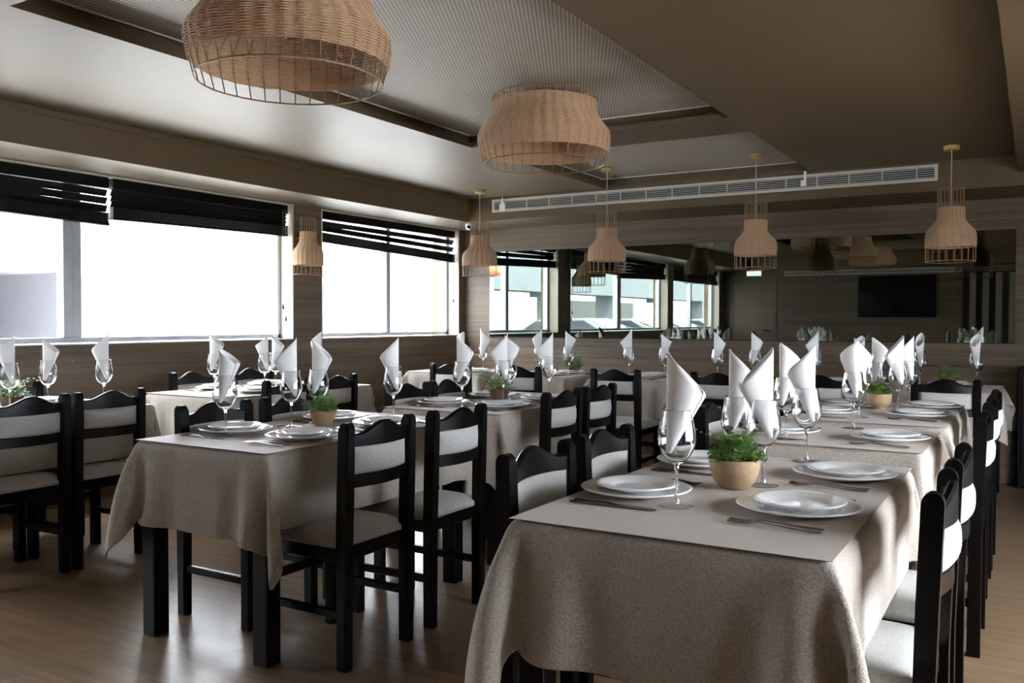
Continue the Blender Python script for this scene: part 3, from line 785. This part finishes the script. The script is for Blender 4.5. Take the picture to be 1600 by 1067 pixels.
# ------------------------------------------------------------------ tables
TZ = 0.745
def make_table(tx, ty, label, group, loc, seed, bolt=False):
    tx -= 0.012; ty -= 0.012
    t = thing('dining_table', label, 'table', loc, 0, group)
    bm = bmesh.new(); bm_box(bm, -tx / 2, tx / 2, -ty / 2, ty / 2, TZ - 0.03, TZ, 0.003); obj('tabletop', bm, M['black_wood'], t)
    bm = bmesh.new(); a, b = tx / 2 - 0.04, ty / 2 - 0.04
    bm_box(bm, -a, a, -b, -b + 0.022, TZ - 0.11, TZ - 0.03); bm_box(bm, -a, a, b - 0.022, b, TZ - 0.11, TZ - 0.03)
    bm_box(bm, -a, -a + 0.022, -b, b, TZ - 0.11, TZ - 0.03); bm_box(bm, a - 0.022, a, -b, b, TZ - 0.11, TZ - 0.03)
    obj('apron', bm, M['black_wood'], t)
    for sx_ in (-1, 1):
        for sy_ in (-1, 1):
            bm = bmesh.new(); cx, cy_ = sx_ * (tx / 2 - 0.042), sy_ * (ty / 2 - 0.040)
            bm_box(bm, cx - 0.034, cx + 0.034, cy_ - 0.034, cy_ + 0.034, 0, TZ - 0.03, 0.004, 2)
            lg = obj('leg', bm, M['black_wood'], t)
            if bolt and sx_ < 0 and sy_ < 0:
                bm = bmesh.new(); bm_lathe(bm, [(0.001, 0.0), (0.013, 0.0), (0.013, 0.004), (0.009, 0.006), (0.001, 0.006)], 16)
                q = obj('bolt', bm, M['screw'], lg, True, 0.5); q.rotation_euler = (PI / 2, 0, 0); q.location = (cx - 0.012, cy_ - 0.034, 0.46)
    return t
TABLES = {  # x0, x1, y0, y1
    'R1': (-1.045, -0.330, 1.745, 2.985), 'R2': (-1.045, -0.335, 3.345, 4.03), 'R3': (-1.045, -0.330, 4.21, 5.35),
    'L1': (-2.955, -2.262, 2.150, 3.390), 'L2': (-2.960, -2.240, 3.640, 4.860),
    'W0': (-4.82, -4.10, 1.86, 3.10), 'W1': (-4.79, -4.06, 3.56, 4.86),
    'B1': (-4.86, -4.08, 6.30, 6.99), 'B2': (-3.93, -3.235, 6.27, 6.97), 'B3': (-3.05, -2.36, 6.29, 6.99),
    'B4': (-2.33, -1.64, 6.30, 7.00), 'B5': (-1.61, -0.92, 6.35, 7.05), 'B6': (-0.89, -0.20, 6.45, 7.15)}
TNAME = {
    'R1': 'front table of the row farthest from the windows', 'R2': 'short middle table of the row farthest from the windows', 'R3': 'rear table of the row farthest from the windows',
    'L1': 'front table of the centre row', 'L2': 'rear table of the centre row', 'W0': 'front table beside the windows', 'W1': 'rear table beside the windows',
    'B1': 'corner table along the mirror wall', 'B2': 'second table from the window corner, mirror wall', 'B3': 'third table from the window corner, mirror wall',
    'B4': 'fourth table from the window corner, mirror wall', 'B5': 'fifth table from the window corner, mirror wall', 'B6': 'last table of the mirror wall, by the black cabinet'}
SHORT = {'R1': 'front table farthest from windows', 'R2': 'short middle table farthest from windows', 'R3': 'rear table farthest from windows',
         'L1': 'front table of centre row', 'L2': 'rear table of centre row', 'W0': 'front table beside windows', 'W1': 'rear table beside windows',
         'B1': 'corner table on mirror wall', 'B2': 'second mirror-wall table from windows', 'B3': 'third mirror-wall table from windows',
         'B4': 'fourth mirror-wall table from windows', 'B5': 'fifth mirror-wall table from windows', 'B6': 'last mirror-wall table by cabinet'}
CLOTHS = {}
def table_with_cloth(k, dx, dy, seed, key=None):
    x0, x1, y0, y1 = TABLES[k]; tx, ty = x1 - x0, y1 - y0; c = ((x0 + x1) / 2, (y0 + y1) / 2)
    make_table(tx, ty, 'black table under a greige cloth, ' + TNAME[k], 'tables in the dining room', (c[0], c[1], 0), seed, k == 'L1')
    z = TZ + 0.002
    kk = key or k
    if kk not in CLOTHS:
        CLOTHS[kk] = (make_cloth(tx, ty, dx, dy, seed), tx, ty); o = CLOTHS[kk][0]
    else:
        src, sx0, sy0 = CLOTHS[kk]; o = src.copy(); COL.objects.link(o); o.scale = (tx / sx0, ty / sy0, 1)
    o.location = (c[0], c[1], z); o['label'] = 'greige textured tablecloth hanging over the ' + TNAME[k]; o['group'] = 'greige tablecloths'
    bm = bmesh.new(); bm_box(bm, -tx / 2 - 0.002, tx / 2 + 0.002, -ty / 2 - 0.002, ty / 2 + 0.002, 0, 0.0018, 0.0006)
    p = obj('table_topper', bm, M['topper']); p.location = (c[0], c[1], z + 0.0030)
    tag(p, 'smooth taupe top sheet laid on the cloth of the ' + SHORT[k], 'table topper', 'taupe top sheets')
    return o
table_with_cloth('R1', 0.26, 0.30, 3)
o = table_with_cloth('L1', 0.25, 0.33, 7, 'R1')
table_with_cloth('L2', 0.25, 0.30, 5)
table_with_cloth('R3', 0.25, 0.30, 5, 'L2')
table_with_cloth('W0', 0.25, 0.30, 5, 'L2'); table_with_cloth('W1', 0.25, 0.30, 5, 'R1')
table_with_cloth('R2', 0.26, 0.28, 11)
for i, k in enumerate(('B1', 'B2', 'B3', 'B4', 'B5', 'B6')): table_with_cloth(k, 0.13, 0.28, 12, 'B')
TOP = TZ + 0.002 + 0.0030 + 0.0022 + 0.0003      # resting height of the tableware

# ------------------------------------------------------------------ tableware
def make_plate(name, R, well, h, rim):
    bm = bmesh.new()
    prof = [(0.001, 0.0), (well * 0.82, 0.0), (well * 0.84, 0.002), (well, 0.006), (R - 0.006, h - 0.003), (R, h), (R + 0.001, h + 0.0018), (R - 0.003, h + 0.0038),
            (R - 0.012, h + 0.0022), (well + 0.007, h - 0.003), (well + 0.001, h - 0.0045), (well - 0.006, 0.0062), (well - 0.016, 0.0054), (0.001, 0.0052)]
    bm_lathe(bm, prof, 64)
    bmesh.ops.remove_doubles(bm, verts=bm.verts, dist=1e-5)
    return tag(obj(name, bm, M['porcelain'], None, True), '', 'plate')
DP = make_plate('dinner_plate', 0.145, 0.098, 0.018, 0); SP = make_plate('side_plate', 0.108, 0.070, 0.0155, 0)
def make_glass():
    t = thing('wine_glass', '', 'wine glass')
    o_ = smooth_prof([(0.004, 0.106), (0.020, 0.112), (0.036, 0.131), (0.0465, 0.158), (0.0455, 0.185), (0.040, 0.215), (0.0365, 0.240)], 6)
    i_ = smooth_prof([(0.0353, 0.240), (0.0388, 0.215), (0.0441, 0.185), (0.0450, 0.158), (0.0347, 0.133), (0.019, 0.115), (0.001, 0.1112)], 6)
    bm = bmesh.new(); bm_lathe(bm, [(0.0005, 0.106)] + o_ + i_, 40); obj('bowl', bm, M['glass'], t, True)
    bm = bmesh.new(); bm_lathe(bm, smooth_prof([(0.009, 0.1075), (0.0055, 0.098), (0.0038, 0.08), (0.0036, 0.05), (0.0045, 0.025), (0.008, 0.0085)], 4), 16, close_bottom=True, close_top=True); obj('stem', bm, M['glass'], t, True, 0.9)
    bm = bmesh.new(); bm_lathe(bm, [(0.0005, 0.0012), (0.030, 0.0012), (0.041, 0.0004), (0.0435, 0.0014), (0.042, 0.0029), (0.02, 0.0055), (0.0085, 0.0095), (0.0005, 0.010)], 40); obj('foot', bm, M['thin_glass'], t, True, 0.9)
    return t
WG = make_glass()
def make_napkin(seed, zb=0.132, ztop=0.385, fall=0.105, flat=0.62, rmax=0.044, turns=1.22, bulge=0.0):
    """rolled cone standing in a glass; peak towards local +x"""
    rng = random.Random(seed); n, m = 56, 14
    verts, faces = [], []
    a0 = rng.uniform(2.2, 3.6)
    for i in range(n + 1):
        th = a0 + 2 * PI * turns * i / n
        d = abs(((th + PI) % (2 * PI)) - PI) / PI          # 0 at +x, 1 at -x
        zt = ztop - fall * (0.55 * d ** 0.9 + 0.45 * (1 - math.cos(d * PI)) / 2) - 0.014 * (i / n)
        for j in range(m + 1):
            v = j / m; z = zb + (zt - zb) * v
            hh = min(1.0, (z - zb) / (ztop - fall * 0.9 - zb))
            hh = (z - zb) / (ztop - fall - zb); hh = hh if hh < 1 else 1 + (hh - 1) * 0.35
            r = 0.006 + (rmax - 0.006) * hh
            rc = r; r *= (1 - 0.07 * i / n) * (1 + 0.04 * math.sin(3 * th + seed))
            fl = 1 - (1 - flat) * min(1, hh * 1.3)
            # the open top flares outwards opposite to the peak
            x = r * math.cos(th) - rc + 0.025
            verts.append((x, r * math.sin(th) * fl, z))
    for i in range(n):
        for j in range(m):
            a = i * (m + 1) + j; faces.append((a, a + m + 1, a + m + 2, a + 1))
    o = mesh_obj('napkin', verts, faces, M['napkin']); tag(o, '', 'napkin')
    md = o.modifiers.new('thickness', 'SOLIDIFY'); md.thickness = 0.0018; md.offset = 0
    return o
NAP = [make_napkin(1), make_napkin(2, ztop=0.378, fall=0.085, flat=0.7), make_napkin(3, ztop=0.392, fall=0.12, flat=0.55, rmax=0.047), make_napkin(4, ztop=0.36, fall=0.075, flat=0.8, rmax=0.041)]
def make_fork():
    bm = bmesh.new()
    # handle and neck as a flat arched bar; local +y towards the tines
    sec = [(0.0, 0.0052, 0.0015), (0.01, 0.0062, 0.0015), (0.06, 0.0045, 0.003), (0.11, 0.0028, 0.007), (0.135, 0.0035, 0.0085), (0.145, 0.0085, 0.007), (0.155, 0.0118, 0.005)]
    R = []
    for y, wd, z in sec:
        R.append([bm.verts.new((-wd, y, z)), bm.verts.new((wd, y, z)), bm.verts.new((wd, y, z + 0.0022)), bm.verts.new((-wd, y, z + 0.0022))])
    for A, B in zip(R[:-1], R[1:]):
        for k in range(4): bm.faces.new((A[k], A[(k + 1) % 4], B[(k + 1) % 4], B[k]))
    bm.faces.new(R[0]); bm.faces.new(list(reversed(R[-1])))
    for k in range(4):
        x = -0.0098 + k * 0.00653
        T = []
        for y, z, wd in ((0.1545, 0.005, 0.0019), (0.175, 0.003, 0.0016), (0.195, 0.004, 0.0013), (0.205, 0.0062, 0.0006)):
            T.append([bm.verts.new((x - wd, y, z)), bm.verts.new((x + wd, y, z)), bm.verts.new((x + wd, y, z + 0.0018)), bm.verts.new((x - wd, y, z + 0.0018))])
        for A, B in zip(T[:-1], T[1:]):
            for q in range(4): bm.faces.new((A[q], A[(q + 1) % 4], B[(q + 1) % 4], B[q]))
        bm.faces.new(T[0]); bm.faces.new(list(reversed(T[-1])))
    return tag(obj('fork', bm, M['steel'], None, True, 0.7), '', 'fork')
def make_knife():
    bm = bmesh.new()
    R = []
    for y, a, b, th in ((0.0, -0.0055, 0.0055, 0.0022), (0.02, -0.0065, 0.0065, 0.0028), (0.10, -0.005, 0.005, 0.0024), (0.115, -0.004, 0.0045, 0.0014), (0.13, -0.008, 0.006, 0.0009), (0.19, -0.009, 0.0065, 0.0008), (0.215, -0.006, 0.0055, 0.0007), (0.225, 0.0, 0.004, 0.0005)):
        R.append([bm.verts.new((a, y, 0.0008)), bm.verts.new((b, y, 0.0008)), bm.verts.new((b, y, 0.0008 + 2 * th)), bm.verts.new((a, y, 0.0008 + 2 * th))])
    for A, B in zip(R[:-1], R[1:]):
        for k in range(4): bm.faces.new((A[k], A[(k + 1) % 4], B[(k + 1) % 4], B[k]))
    bm.faces.new(R[0]); bm.faces.new(list(reversed(R[-1])))
    return tag(obj('knife', bm, M['steel'], None, True, 0.7), '', 'knife')
FK, KN = make_fork(), make_knife()

def foliage(seed, n, R, H, ls, z0, droop=0.0, sprigs=6):
    rng = random.Random(seed); V, Fc = [], []
    def leaf(p, d, s):
        d = d.normalized(); a = Vector((0, 0, 1)).cross(d)
        if a.length < 1e-3: a = Vector((1, 0, 0))
        a.normalize(); nn = d.cross(a)
        b = len(V)
        for (u, v, w_) in ((0, 0, 0), (0.35, 0.42, 0.10), (0.75, 0.34, 0.08), (1.0, 0, -0.05), (0.75, -0.34, 0.08), (0.35, -0.42, 0.10), (0.5, 0, 0.0)):
            V.append(p + d * u * s + a * v * s + nn * w_ * s)
        for q in ((0, 1, 6), (1, 2, 6), (2, 3, 6), (3, 4, 6), (4, 5, 6), (5, 0, 6)): Fc.append(tuple(b + i for i in q))
    for k in range(n):
        az = rng.uniform(0, 2 * PI); el = math.acos(rng.uniform(0.0, 1.0)); rr = rng.uniform(0.45, 1.0) ** 0.6
        wob = 1 + 0.22 * math.sin(3 * az + seed) + 0.12 * math.sin(7 * az)
        p = Vector((R * wob * rr * math.sin(el) * math.cos(az), R * wob * rr * math.sin(el) * math.sin(az), z0 + H * rr * math.cos(el) * (1 + 0.15 * math.sin(5 * az))))
        d = Vector((math.cos(az + rng.uniform(-1, 1)), math.sin(az + rng.uniform(-1, 1)), rng.uniform(-0.3, 1.0)))
        leaf(p, d, ls * rng.uniform(0.7, 1.25))
    for k in range(sprigs):
        az = rng.uniform(0, 2 * PI); L = rng.uniform(0.9, 1.5)
        for q in range(8):
            f = q / 7
            p = Vector((R * L * f * math.cos(az), R * L * f * math.sin(az), z0 + H * (0.5 + 0.65 * f - droop * f * f)))
            for s in (-1, 1): leaf(p, Vector((math.cos(az + s * 1.0), math.sin(az + s * 1.0), rng.uniform(0, 0.6))), ls * 0.9)
    return V, Fc
def make_plant(name, prof, inner, mat, seed, n, R, H, ls, sprigs=6, droop=0.0, stick=False):
    t = thing(name, '', 'plant')
    bm = bmesh.new(); bm_lathe(bm, prof, 40); obj('pot', bm, mat, t, True, 0.9)
    r, z = inner
    bm = bmesh.new(); bm_lathe(bm, [(0.001, z + 0.003), (r * 0.6, z + 0.002), (r, z)], 24); obj('soil', bm, M['soil'], t, True)
    V, Fc = foliage(seed, n, R, H, ls, z + 0.004, droop, sprigs)
    f = mesh_obj('foliage', V, Fc, M['leaf'], t, False)
    rng = random.Random(seed + 9); bm = bmesh.new()
    for k in range(26):
        az = rng.uniform(0, 2 * PI); q = rng.uniform(0.3, 1.0)
        bm_tube(bm, [(0.35 * r * math.cos(az), 0.35 * r * math.sin(az), z), (0.7 * R * q * math.cos(az), 0.7 * R * q * math.sin(az), z + H * 0.5), (R * q * math.cos(az), R * q * math.sin(az), z + H * 0.75)], 0.0009, 4)
    obj('stems', bm, M['stem'], t)
    return t
bowl_prof = [(0.001, 0.0), (0.036, 0.0), (0.040, 0.003), (0.055, 0.020), (0.065, 0.045), (0.069, 0.078), (0.0685, 0.0815), (0.065, 0.0815), (0.0645, 0.076), (0.060, 0.055)]
PL_BOWL = make_plant('potted_herb', bowl_prof, (0.0640, 0.070), M['terracotta'], 3, 700, 0.068, 0.072, 0.0145, 9)
cone_prof = [(0.001, 0.0), (0.036, 0.0), (0.038, 0.002), (0.060, 0.062), (0.0625, 0.066), (0.0585, 0.0665), (0.056, 0.058)]
PL_CONE = make_plant('potted_herb', cone_prof, (0.055, 0.058), M['terracotta'], 5, 700, 0.070, 0.070, 0.0125, 3)
PL_BROWN = make_plant('potted_herb', cone_prof, (0.055, 0.058), M['brownpot'], 8, 420, 0.082, 0.075, 0.014, 10)
foot_prof = [(0.001, 0.0), (0.034, 0.0), (0.036, 0.012), (0.052, 0.022), (0.060, 0.045), (0.061, 0.078), (0.0605, 0.081), (0.057, 0.081), (0.056, 0.074)]
PL_FOOT = make_plant('potted_herb', foot_prof, (0.0565, 0.070), M['terracotta'], 12, 560, 0.058, 0.062, 0.0125, 2)

SEATN = {('L', 0): 'near window-side seat', ('L', 1): 'far window-side seat', ('R', 0): 'near inner seat', ('R', 1): 'far inner seat'}
AZ_R = math.atan2(0.512, 0.859); AZ_L = AZ_R + PI
nap_i = 0
def setting(k, side, idx, px_, py_, gx, gy, peak, cut=True, nap=None, nrz=None, names=None):
    """one place setting: plates, cutlery, glass and napkin (peak: azimuth of the napkin tip)"""
    global nap_i
    seat = (names or SEATN)[(side, idx)]; S_ = SHORT[k]
    place(DP, (px_, py_, TOP), random.Random(px_ * 7 + py_).uniform(0, 6), 'large white dinner plate, %s, %s' % (seat, S_), 'white dinner plates')
    place(SP, (px_ + 0.004, py_ - 0.004, TOP + 0.0135), 0.0, 'smaller white plate on the dinner plate, %s, %s' % (seat, S_), 'small white plates')
    face = {'R': PI / 2, 'L': -PI / 2, 'B': 0.0, 'K': PI}[side]     # heading of the diner relative to +y
    def loc(u, v):   # u to diner's right, v away from the diner
        c, s = math.cos(face), math.sin(face)
        return (px_ + u * c - v * s, py_ + u * s + v * c)
    if cut:
        for q, (u, rzz, ww) in enumerate(((-0.172, 0.07, 'outer'), (-0.205, -0.02, 'inner'))):
            a = loc(u, -0.095); place(FK, (a[0], a[1], TOP + 0.0002), face + rzz, '%s steel fork, %s, %s' % (('upper', 'lower')[q], seat, S_), 'steel forks')
        for q, (u, rzz) in enumerate(((0.160, -0.03), (0.186, 0.04))):
            a = loc(u, -0.10); place(KN, (a[0], a[1], TOP), face + rzz, '%s steel knife, %s, %s' % (('inner', 'outer')[q], seat, S_), 'steel knives')
    place(WG, (gx, gy, TOP), 0, 'clear wine glass holding a napkin, %s, %s' % (seat, S_), 'wine glasses on the tables')
    nn = NAP[nap_i % 4] if nap is None else NAP[nap]
    nap_i += 1
    o = place(nn, (gx, gy, TOP), peak, 'white rolled napkin in the wine glass, %s, %s' % (seat, S_), 'white napkins in the glasses')
    return o
L_, R_ = AZ_L, AZ_R
# front table of the row farthest from the windows
setting('R1', 'L', 0, -0.905, 2.160, -0.756, 2.059, L_ - 0.1, nap=2)
setting('R1', 'L', 1, -0.905, 2.705, -0.740, 2.515, L_ + 0.05, nap=0)
setting('R1', 'R', 0, -0.487, 2.160, -0.648, 2.450, R_, nap=2)
setting('R1', 'R', 1, -0.478, 2.700, -0.639, 3.001 - 0.06, R_ - 0.5, nap=0)
setting('R2', 'L', 0, -0.885, 3.640, -0.83, 3.60 - 0.14, L_ + 0.4, nap=1, names={('L', 0): 'window-side seat', ('R', 0): 'inner seat'})
setting('R2', 'R', 0, -0.483, 3.640, -0.668, 3.955, R_ - 1.2, nap=1, names={('L', 0): 'window-side seat', ('R', 0): 'inner seat'})
setting('R3', 'L', 0, -0.885, 4.520, -0.72, 4.42, L_, nap=0)
setting('R3', 'L', 1, -0.895, 4.980, -0.72, 4.95, L_ + 0.2, nap=1)
setting('R3', 'R', 0, -0.480, 4.600, -0.605, 4.860, R_, nap=2)
setting('R3', 'R', 1, -0.470, 5.080, -0.600, 5.24, R_ - 0.3, nap=0)
# centre row
setting('L1', 'L', 0, -2.80, 2.50, -2.725, 2.380, L_, nap=3)
setting('L1', 'L', 1, -2.775, 3.060, -2.735, 3.02 - 0.11, L_, nap=0)
setting('L1', 'R', 0, -2.425, 2.500, -2.725, 2.735, R_ + 0.1, nap=2)
setting('L1', 'R', 1, -2.425, 3.000, -2.580, 3.245, R_, nap=0)
setting('L2', 'L', 0, -2.775, 3.930, -2.600, 3.845, L_, nap=0)
setting('L2', 'L', 1, -2.790, 4.450, -2.600, 4.33, L_, nap=1)
setting('L2', 'R', 0, -2.405, 3.940, -2.500, 4.10, R_, nap=2)
setting('L2', 'R', 1, -2.405, 4.420, -2.53, 4.68, R_, nap=2)
# beside the windows
setting('W0', 'L', 0, -4.63, 2.26, -4.40, 2.12, L_, nap=0)
setting('W0', 'L', 1, -4.63, 2.80, -4.50, 2.745, L_ + 0.1, nap=3)
setting('W0', 'R', 0, -4.27, 2.26, -4.39, 2.48, R_, nap=1)
setting('W0', 'R', 1, -4.27, 2.78, -4.345, 2.965, R_, nap=0)
setting('W1', 'L', 0, -4.62, 3.98, -4.45, 3.80, L_, nap=1)
setting('W1', 'L', 1, -4.62, 4.42, -4.36, 4.235, L_, nap=3)
setting('W1', 'R', 0, -4.22, 3.95, -4.31, 4.09, R_, nap=3)
setting('W1', 'R', 1, -4.22, 4.40, -4.30, 4.58, R_ - 0.5, nap=0)
# along the mirror wall
BN = {('B', 0): 'chair-side seat', ('K', 0): 'bench-side seat'}
BS = {'B1': [(-4.25, 6.50, -4.32, 6.73, L_), (-4.62, 6.78, -4.57, 6.76, R_ - 0.8)],
      'B2': [(-3.55, 6.46, -3.62, 6.52, R_ - 0.6), (-3.45, 6.78, -3.33, 6.50, L_)],
      'B3': [(-2.72, 6.46, -2.86, 6.66, R_), (-2.72, 6.78, -2.56, 6.68, L_)],
      'B4': [(-1.95, 6.50, -2.07, 6.50, L_), (-1.95, 6.83, -1.80, 6.55, L_)],
      'B5': [(-1.27, 6.56, -1.40, 6.70, R_), (-1.27, 6.88, -1.08, 6.66, R_ + 0.8)],
      'B6': [(-0.53, 6.66, -0.705, 6.80, R_ + 0.9), (-0.53, 6.98, -0.353, 6.78, R_ + 0.8)]}
for k, v in BS.items():
    for s, (px_, py_, gx, gy, pk) in zip(('B', 'K'), v): setting(k, s, 0, px_, py_, gx, gy, pk, names=BN)

# plants
GPl = 'small potted herbs as centrepieces'
place(PL_BOWL, (-0.706, 2.375, TOP), 0.4, 'leafy green herb in a round tan bowl, ' + SHORT['R1'], GPl)
place(PL_CONE, (-2.66, 2.86, TOP), 1.0, 'bushy green herb in a tapered terracotta pot, ' + SHORT['L1'], GPl)
place(PL_BROWN, (-2.60, 4.22, TOP), 0.3, 'loose green herb in a brown tapered pot, ' + SHORT['L2'], GPl)
place(PL_FOOT, (-0.700, 4.90, TOP), 0.0, 'dense green herb in a tan footed pot, ' + SHORT['R3'], GPl)
place(PL_BROWN, (-4.52, 2.56, TOP), 2.0, 'bright leafy herb behind the black chairs, ' + SHORT['W0'], GPl)
place(PL_BROWN, (-3.40, 6.74, TOP), 4.0, 'small sprig plant in a brown pot, ' + SHORT['B2'], GPl)
place(PL_BROWN, (-1.77, 6.78, TOP), 3.0, 'small dark plant, ' + SHORT['B4'], GPl)
place(PL_BROWN, (-0.53, 6.82, TOP), 5.0, 'small dark plant, ' + SHORT['B6'], GPl)

# ------------------------------------------------------------------ chairs in place (rz: 0 faces +y)
GC = 'black dining chairs with grey upholstery'
def chair(x, y, rz, label): place(CH, (x, y, 0), rz, label, GC)
EA, WE = -PI / 2, PI / 2     # facing +x / facing -x
A = 'black chair with grey padded back, '
for k, x, ys_ in (('R1', -0.19, (2.165, 2.680)), ('R2', -0.18, (3.74,)), ('R3', -0.19, (4.52, 5.02))):
    for i, y in enumerate(ys_): chair(x, y, WE, A + ('inner seat, ' if len(ys_) == 1 else SEATN[('R', i)] + ', ') + SHORT[k])
for k, x, ys_ in (('R1', -1.185, (2.150, 2.600)), ('R2', -1.17, (3.68,)), ('R3', -1.17, (4.50, 4.98)),
                  ('L1', -3.00, (2.575, 3.03)), ('L2', -3.00, (3.925, 4.325)), ('W1', -4.93, (4.05, 4.56)), ('W0', -4.96, (2.30, 2.80))):
    for i, y in enumerate(ys_): chair(x, y, EA, A + ('window-side seat, ' if len(ys_) == 1 else SEATN[('L', i)] + ', ') + SHORT[k])
for k, x, ys_ in (('L1', -2.035, (2.465, 2.965)), ('L2', -2.075, (3.965, 4.40)), ('W0', -3.98, (2.330, 2.740)), ('W1', -3.86, (3.84, 4.255))):
    for i, y in enumerate(ys_): chair(x, y, WE, A + SEATN[('R', i)] + ', ' + SHORT[k])
for k, x, y in (('B1', -4.08, 5.88), ('B2', -3.42, 5.85), ('B3', -2.625, 5.88), ('B4', -1.86, 5.88), ('B5', -1.22, 6.00), ('B6', -0.475, 5.98)):
    chair(x, y, 0.0, A + 'chair-side seat, ' + SHORT[k])

# ------------------------------------------------------------------ outside
g = bmesh.new(); bm_box(g, -60, -5.64, -60, 60, -0.25, -0.15); struct('ground', g, M['asphalt'])
g = bmesh.new(); bm_box(g, RIGHT_X + 0.12, 40, -40, 40, -0.25, -0.15); struct('ground', g, M['asphalt'])
# white neighbour building facing the dining-room windows
t = thing('white_building', 'white rendered building with a thick canopy, outside the long window', 'building', (-10.5, 10, -0.15))
bm = bmesh.new(); bm_box(bm, -4, 0, -2.2, 20, 0, 6.5); bm_box(bm, -4, 0, -3.5, -2.2, 2.05, 6.5); bm_box(bm, -6.5, -4.0, -7.8, -3.5, 2.42, 6.5); obj('building_wall', bm, M['render_white'], t)
bm = bmesh.new(); bm_box(bm, -6.5, -6.3, -7.6, -2.2, 0, 2.42); bm_box(bm, -6.3, -4.0, -3.45, -2.2, 2.05, 2.4); bm_box(bm, -6.3, 0, -7.8, -7.6, 0, 2.05); bm_box(bm, -6.3, 0, -2.22, -2.20, 0, 2.05); obj('added_recess_wall', bm, M['recess_shade'], t)  # deep recess added behind the canopy so less light reaches its back wall
bm = bmesh.new(); bm_box(bm, -6.3, 1.7, -7.6, -3.45, 2.05, 2.42, 0.01); c = obj('canopy', bm, M['render_white'], t)
bm = bmesh.new(); bm_box(bm, -6.3, 1.72, -7.6, -3.43, 2.42, 2.44); obj('flashing', bm, M['blue_line'], c)
bm = bmesh.new(); bm_box(bm, 0.0, 0.9, -9.4, -7.6, 0, 2.35); a_ = obj('annex', bm, M['render_white'], t)
bm = bmesh.new()
for k in range(14):
    y = -9.5 + k * 0.14
    bm_tube(bm, [(1.05, y, 2.33), (-0.6, y, 2.85)], 0.07, 8)
obj('roof_tiles', bm, M['roof_tile'], a_, True)
# street facade seen through the mirror
t = thing('street_building', 'pale building with dark parking bays across the street, seen in the mirror', 'building', (-14, -14, -0.15))
bm = bmesh.new(); bm_box(bm, -1, 0, -22, 13, 2.3, 6.5)
for y in (-22, -17.4, -12.2, -7.0, -1.8, 3.4, 8.2, 12.4): bm_box(bm, -0.8, 0, y, y + 0.6, 0, 2.3)
obj('facade', bm, M['street_wall'], t)
bm = bmesh.new(); bm_box(bm, -5, -4.8, -22, 13, 0, 2.3); obj('parking_back_wall', bm, M['grey_wall'], t)
bm = bmesh.new(); bm_box(bm, 0.0, 0.05, -9.0, -3.0, 0.3, 2.1); bm_box(bm, 0.0, 0.05, 5.0, 7.6, 0.3, 2.1); obj('shop_window', bm, M['alu'], t)
def car(loc, rz, col, label):
    t = thing('parked_car', label, 'car', loc, rz, 'parked cars across the street')
    m = car_paint('car_paint', col)
    bm = bmesh.new()
    body = [(-2.1, 0.28), (-2.15, 0.65), (-2.0, 0.88), (-1.1, 0.98), (-0.45, 1.38), (0.9, 1.42), (1.6, 1.05), (2.05, 0.95), (2.1, 0.5), (2.05, 0.28)]
    bm_prism(bm, body, 1, -0.86, 0.86)
    bmesh.ops.bevel(bm, geom=bm.edges[:], offset=0.07, segments=2, affect='EDGES'); obj('car_body', bm, m, t, True, 0.7)
    bm = bmesh.new(); bm_prism(bm, [(-1.0, 1.0), (-0.46, 1.33), (0.85, 1.36), (1.4, 1.05)], 1, -0.87, 0.87)
    bm_prism(bm, [(-1.12, 1.0), (-0.5, 1.36), (-0.42, 1.33), (-1.0, 1.0)], 1, -0.7, 0.7); obj('car_windows', bm, M['car_window'], t)
    for x in (-1.35, 1.35):
        for s in (-1, 1):
            bm = bmesh.new(); bm_lathe(bm, [(0.001, -0.1), (0.2, -0.1), (0.31, -0.09), (0.32, 0.0), (0.31, 0.09), (0.2, 0.1), (0.001, 0.1)], 20)
            o = obj('wheel', bm, M['rubber'], t, True, 0.6); o.rotation_euler = (PI / 2, 0, 0); o.location = (x, s * 0.8, 0.32)
    return t
for k, (col, d) in enumerate((((0.30, 0.36, 0.44), 'pale blue parked car, closest to the tiled annex'), ((0.42, 0.43, 0.45), 'silver parked car, second from the tiled annex'),
                             ((0.22, 0.27, 0.33), 'blue-grey parked car, third from the tiled annex'), ((0.5, 0.5, 0.5), 'white parked car, fourth from the tiled annex'),
                             ((0.10, 0.12, 0.15), 'dark parked car, fifth from the tiled annex'), ((0.36, 0.38, 0.40), 'grey parked car at the far end of the row'))):
    car((-10.4 + 0.15 * (k % 2), -4.2 - 2.7 * k, -0.15), 0.05 * (k % 3 - 1), col, d)
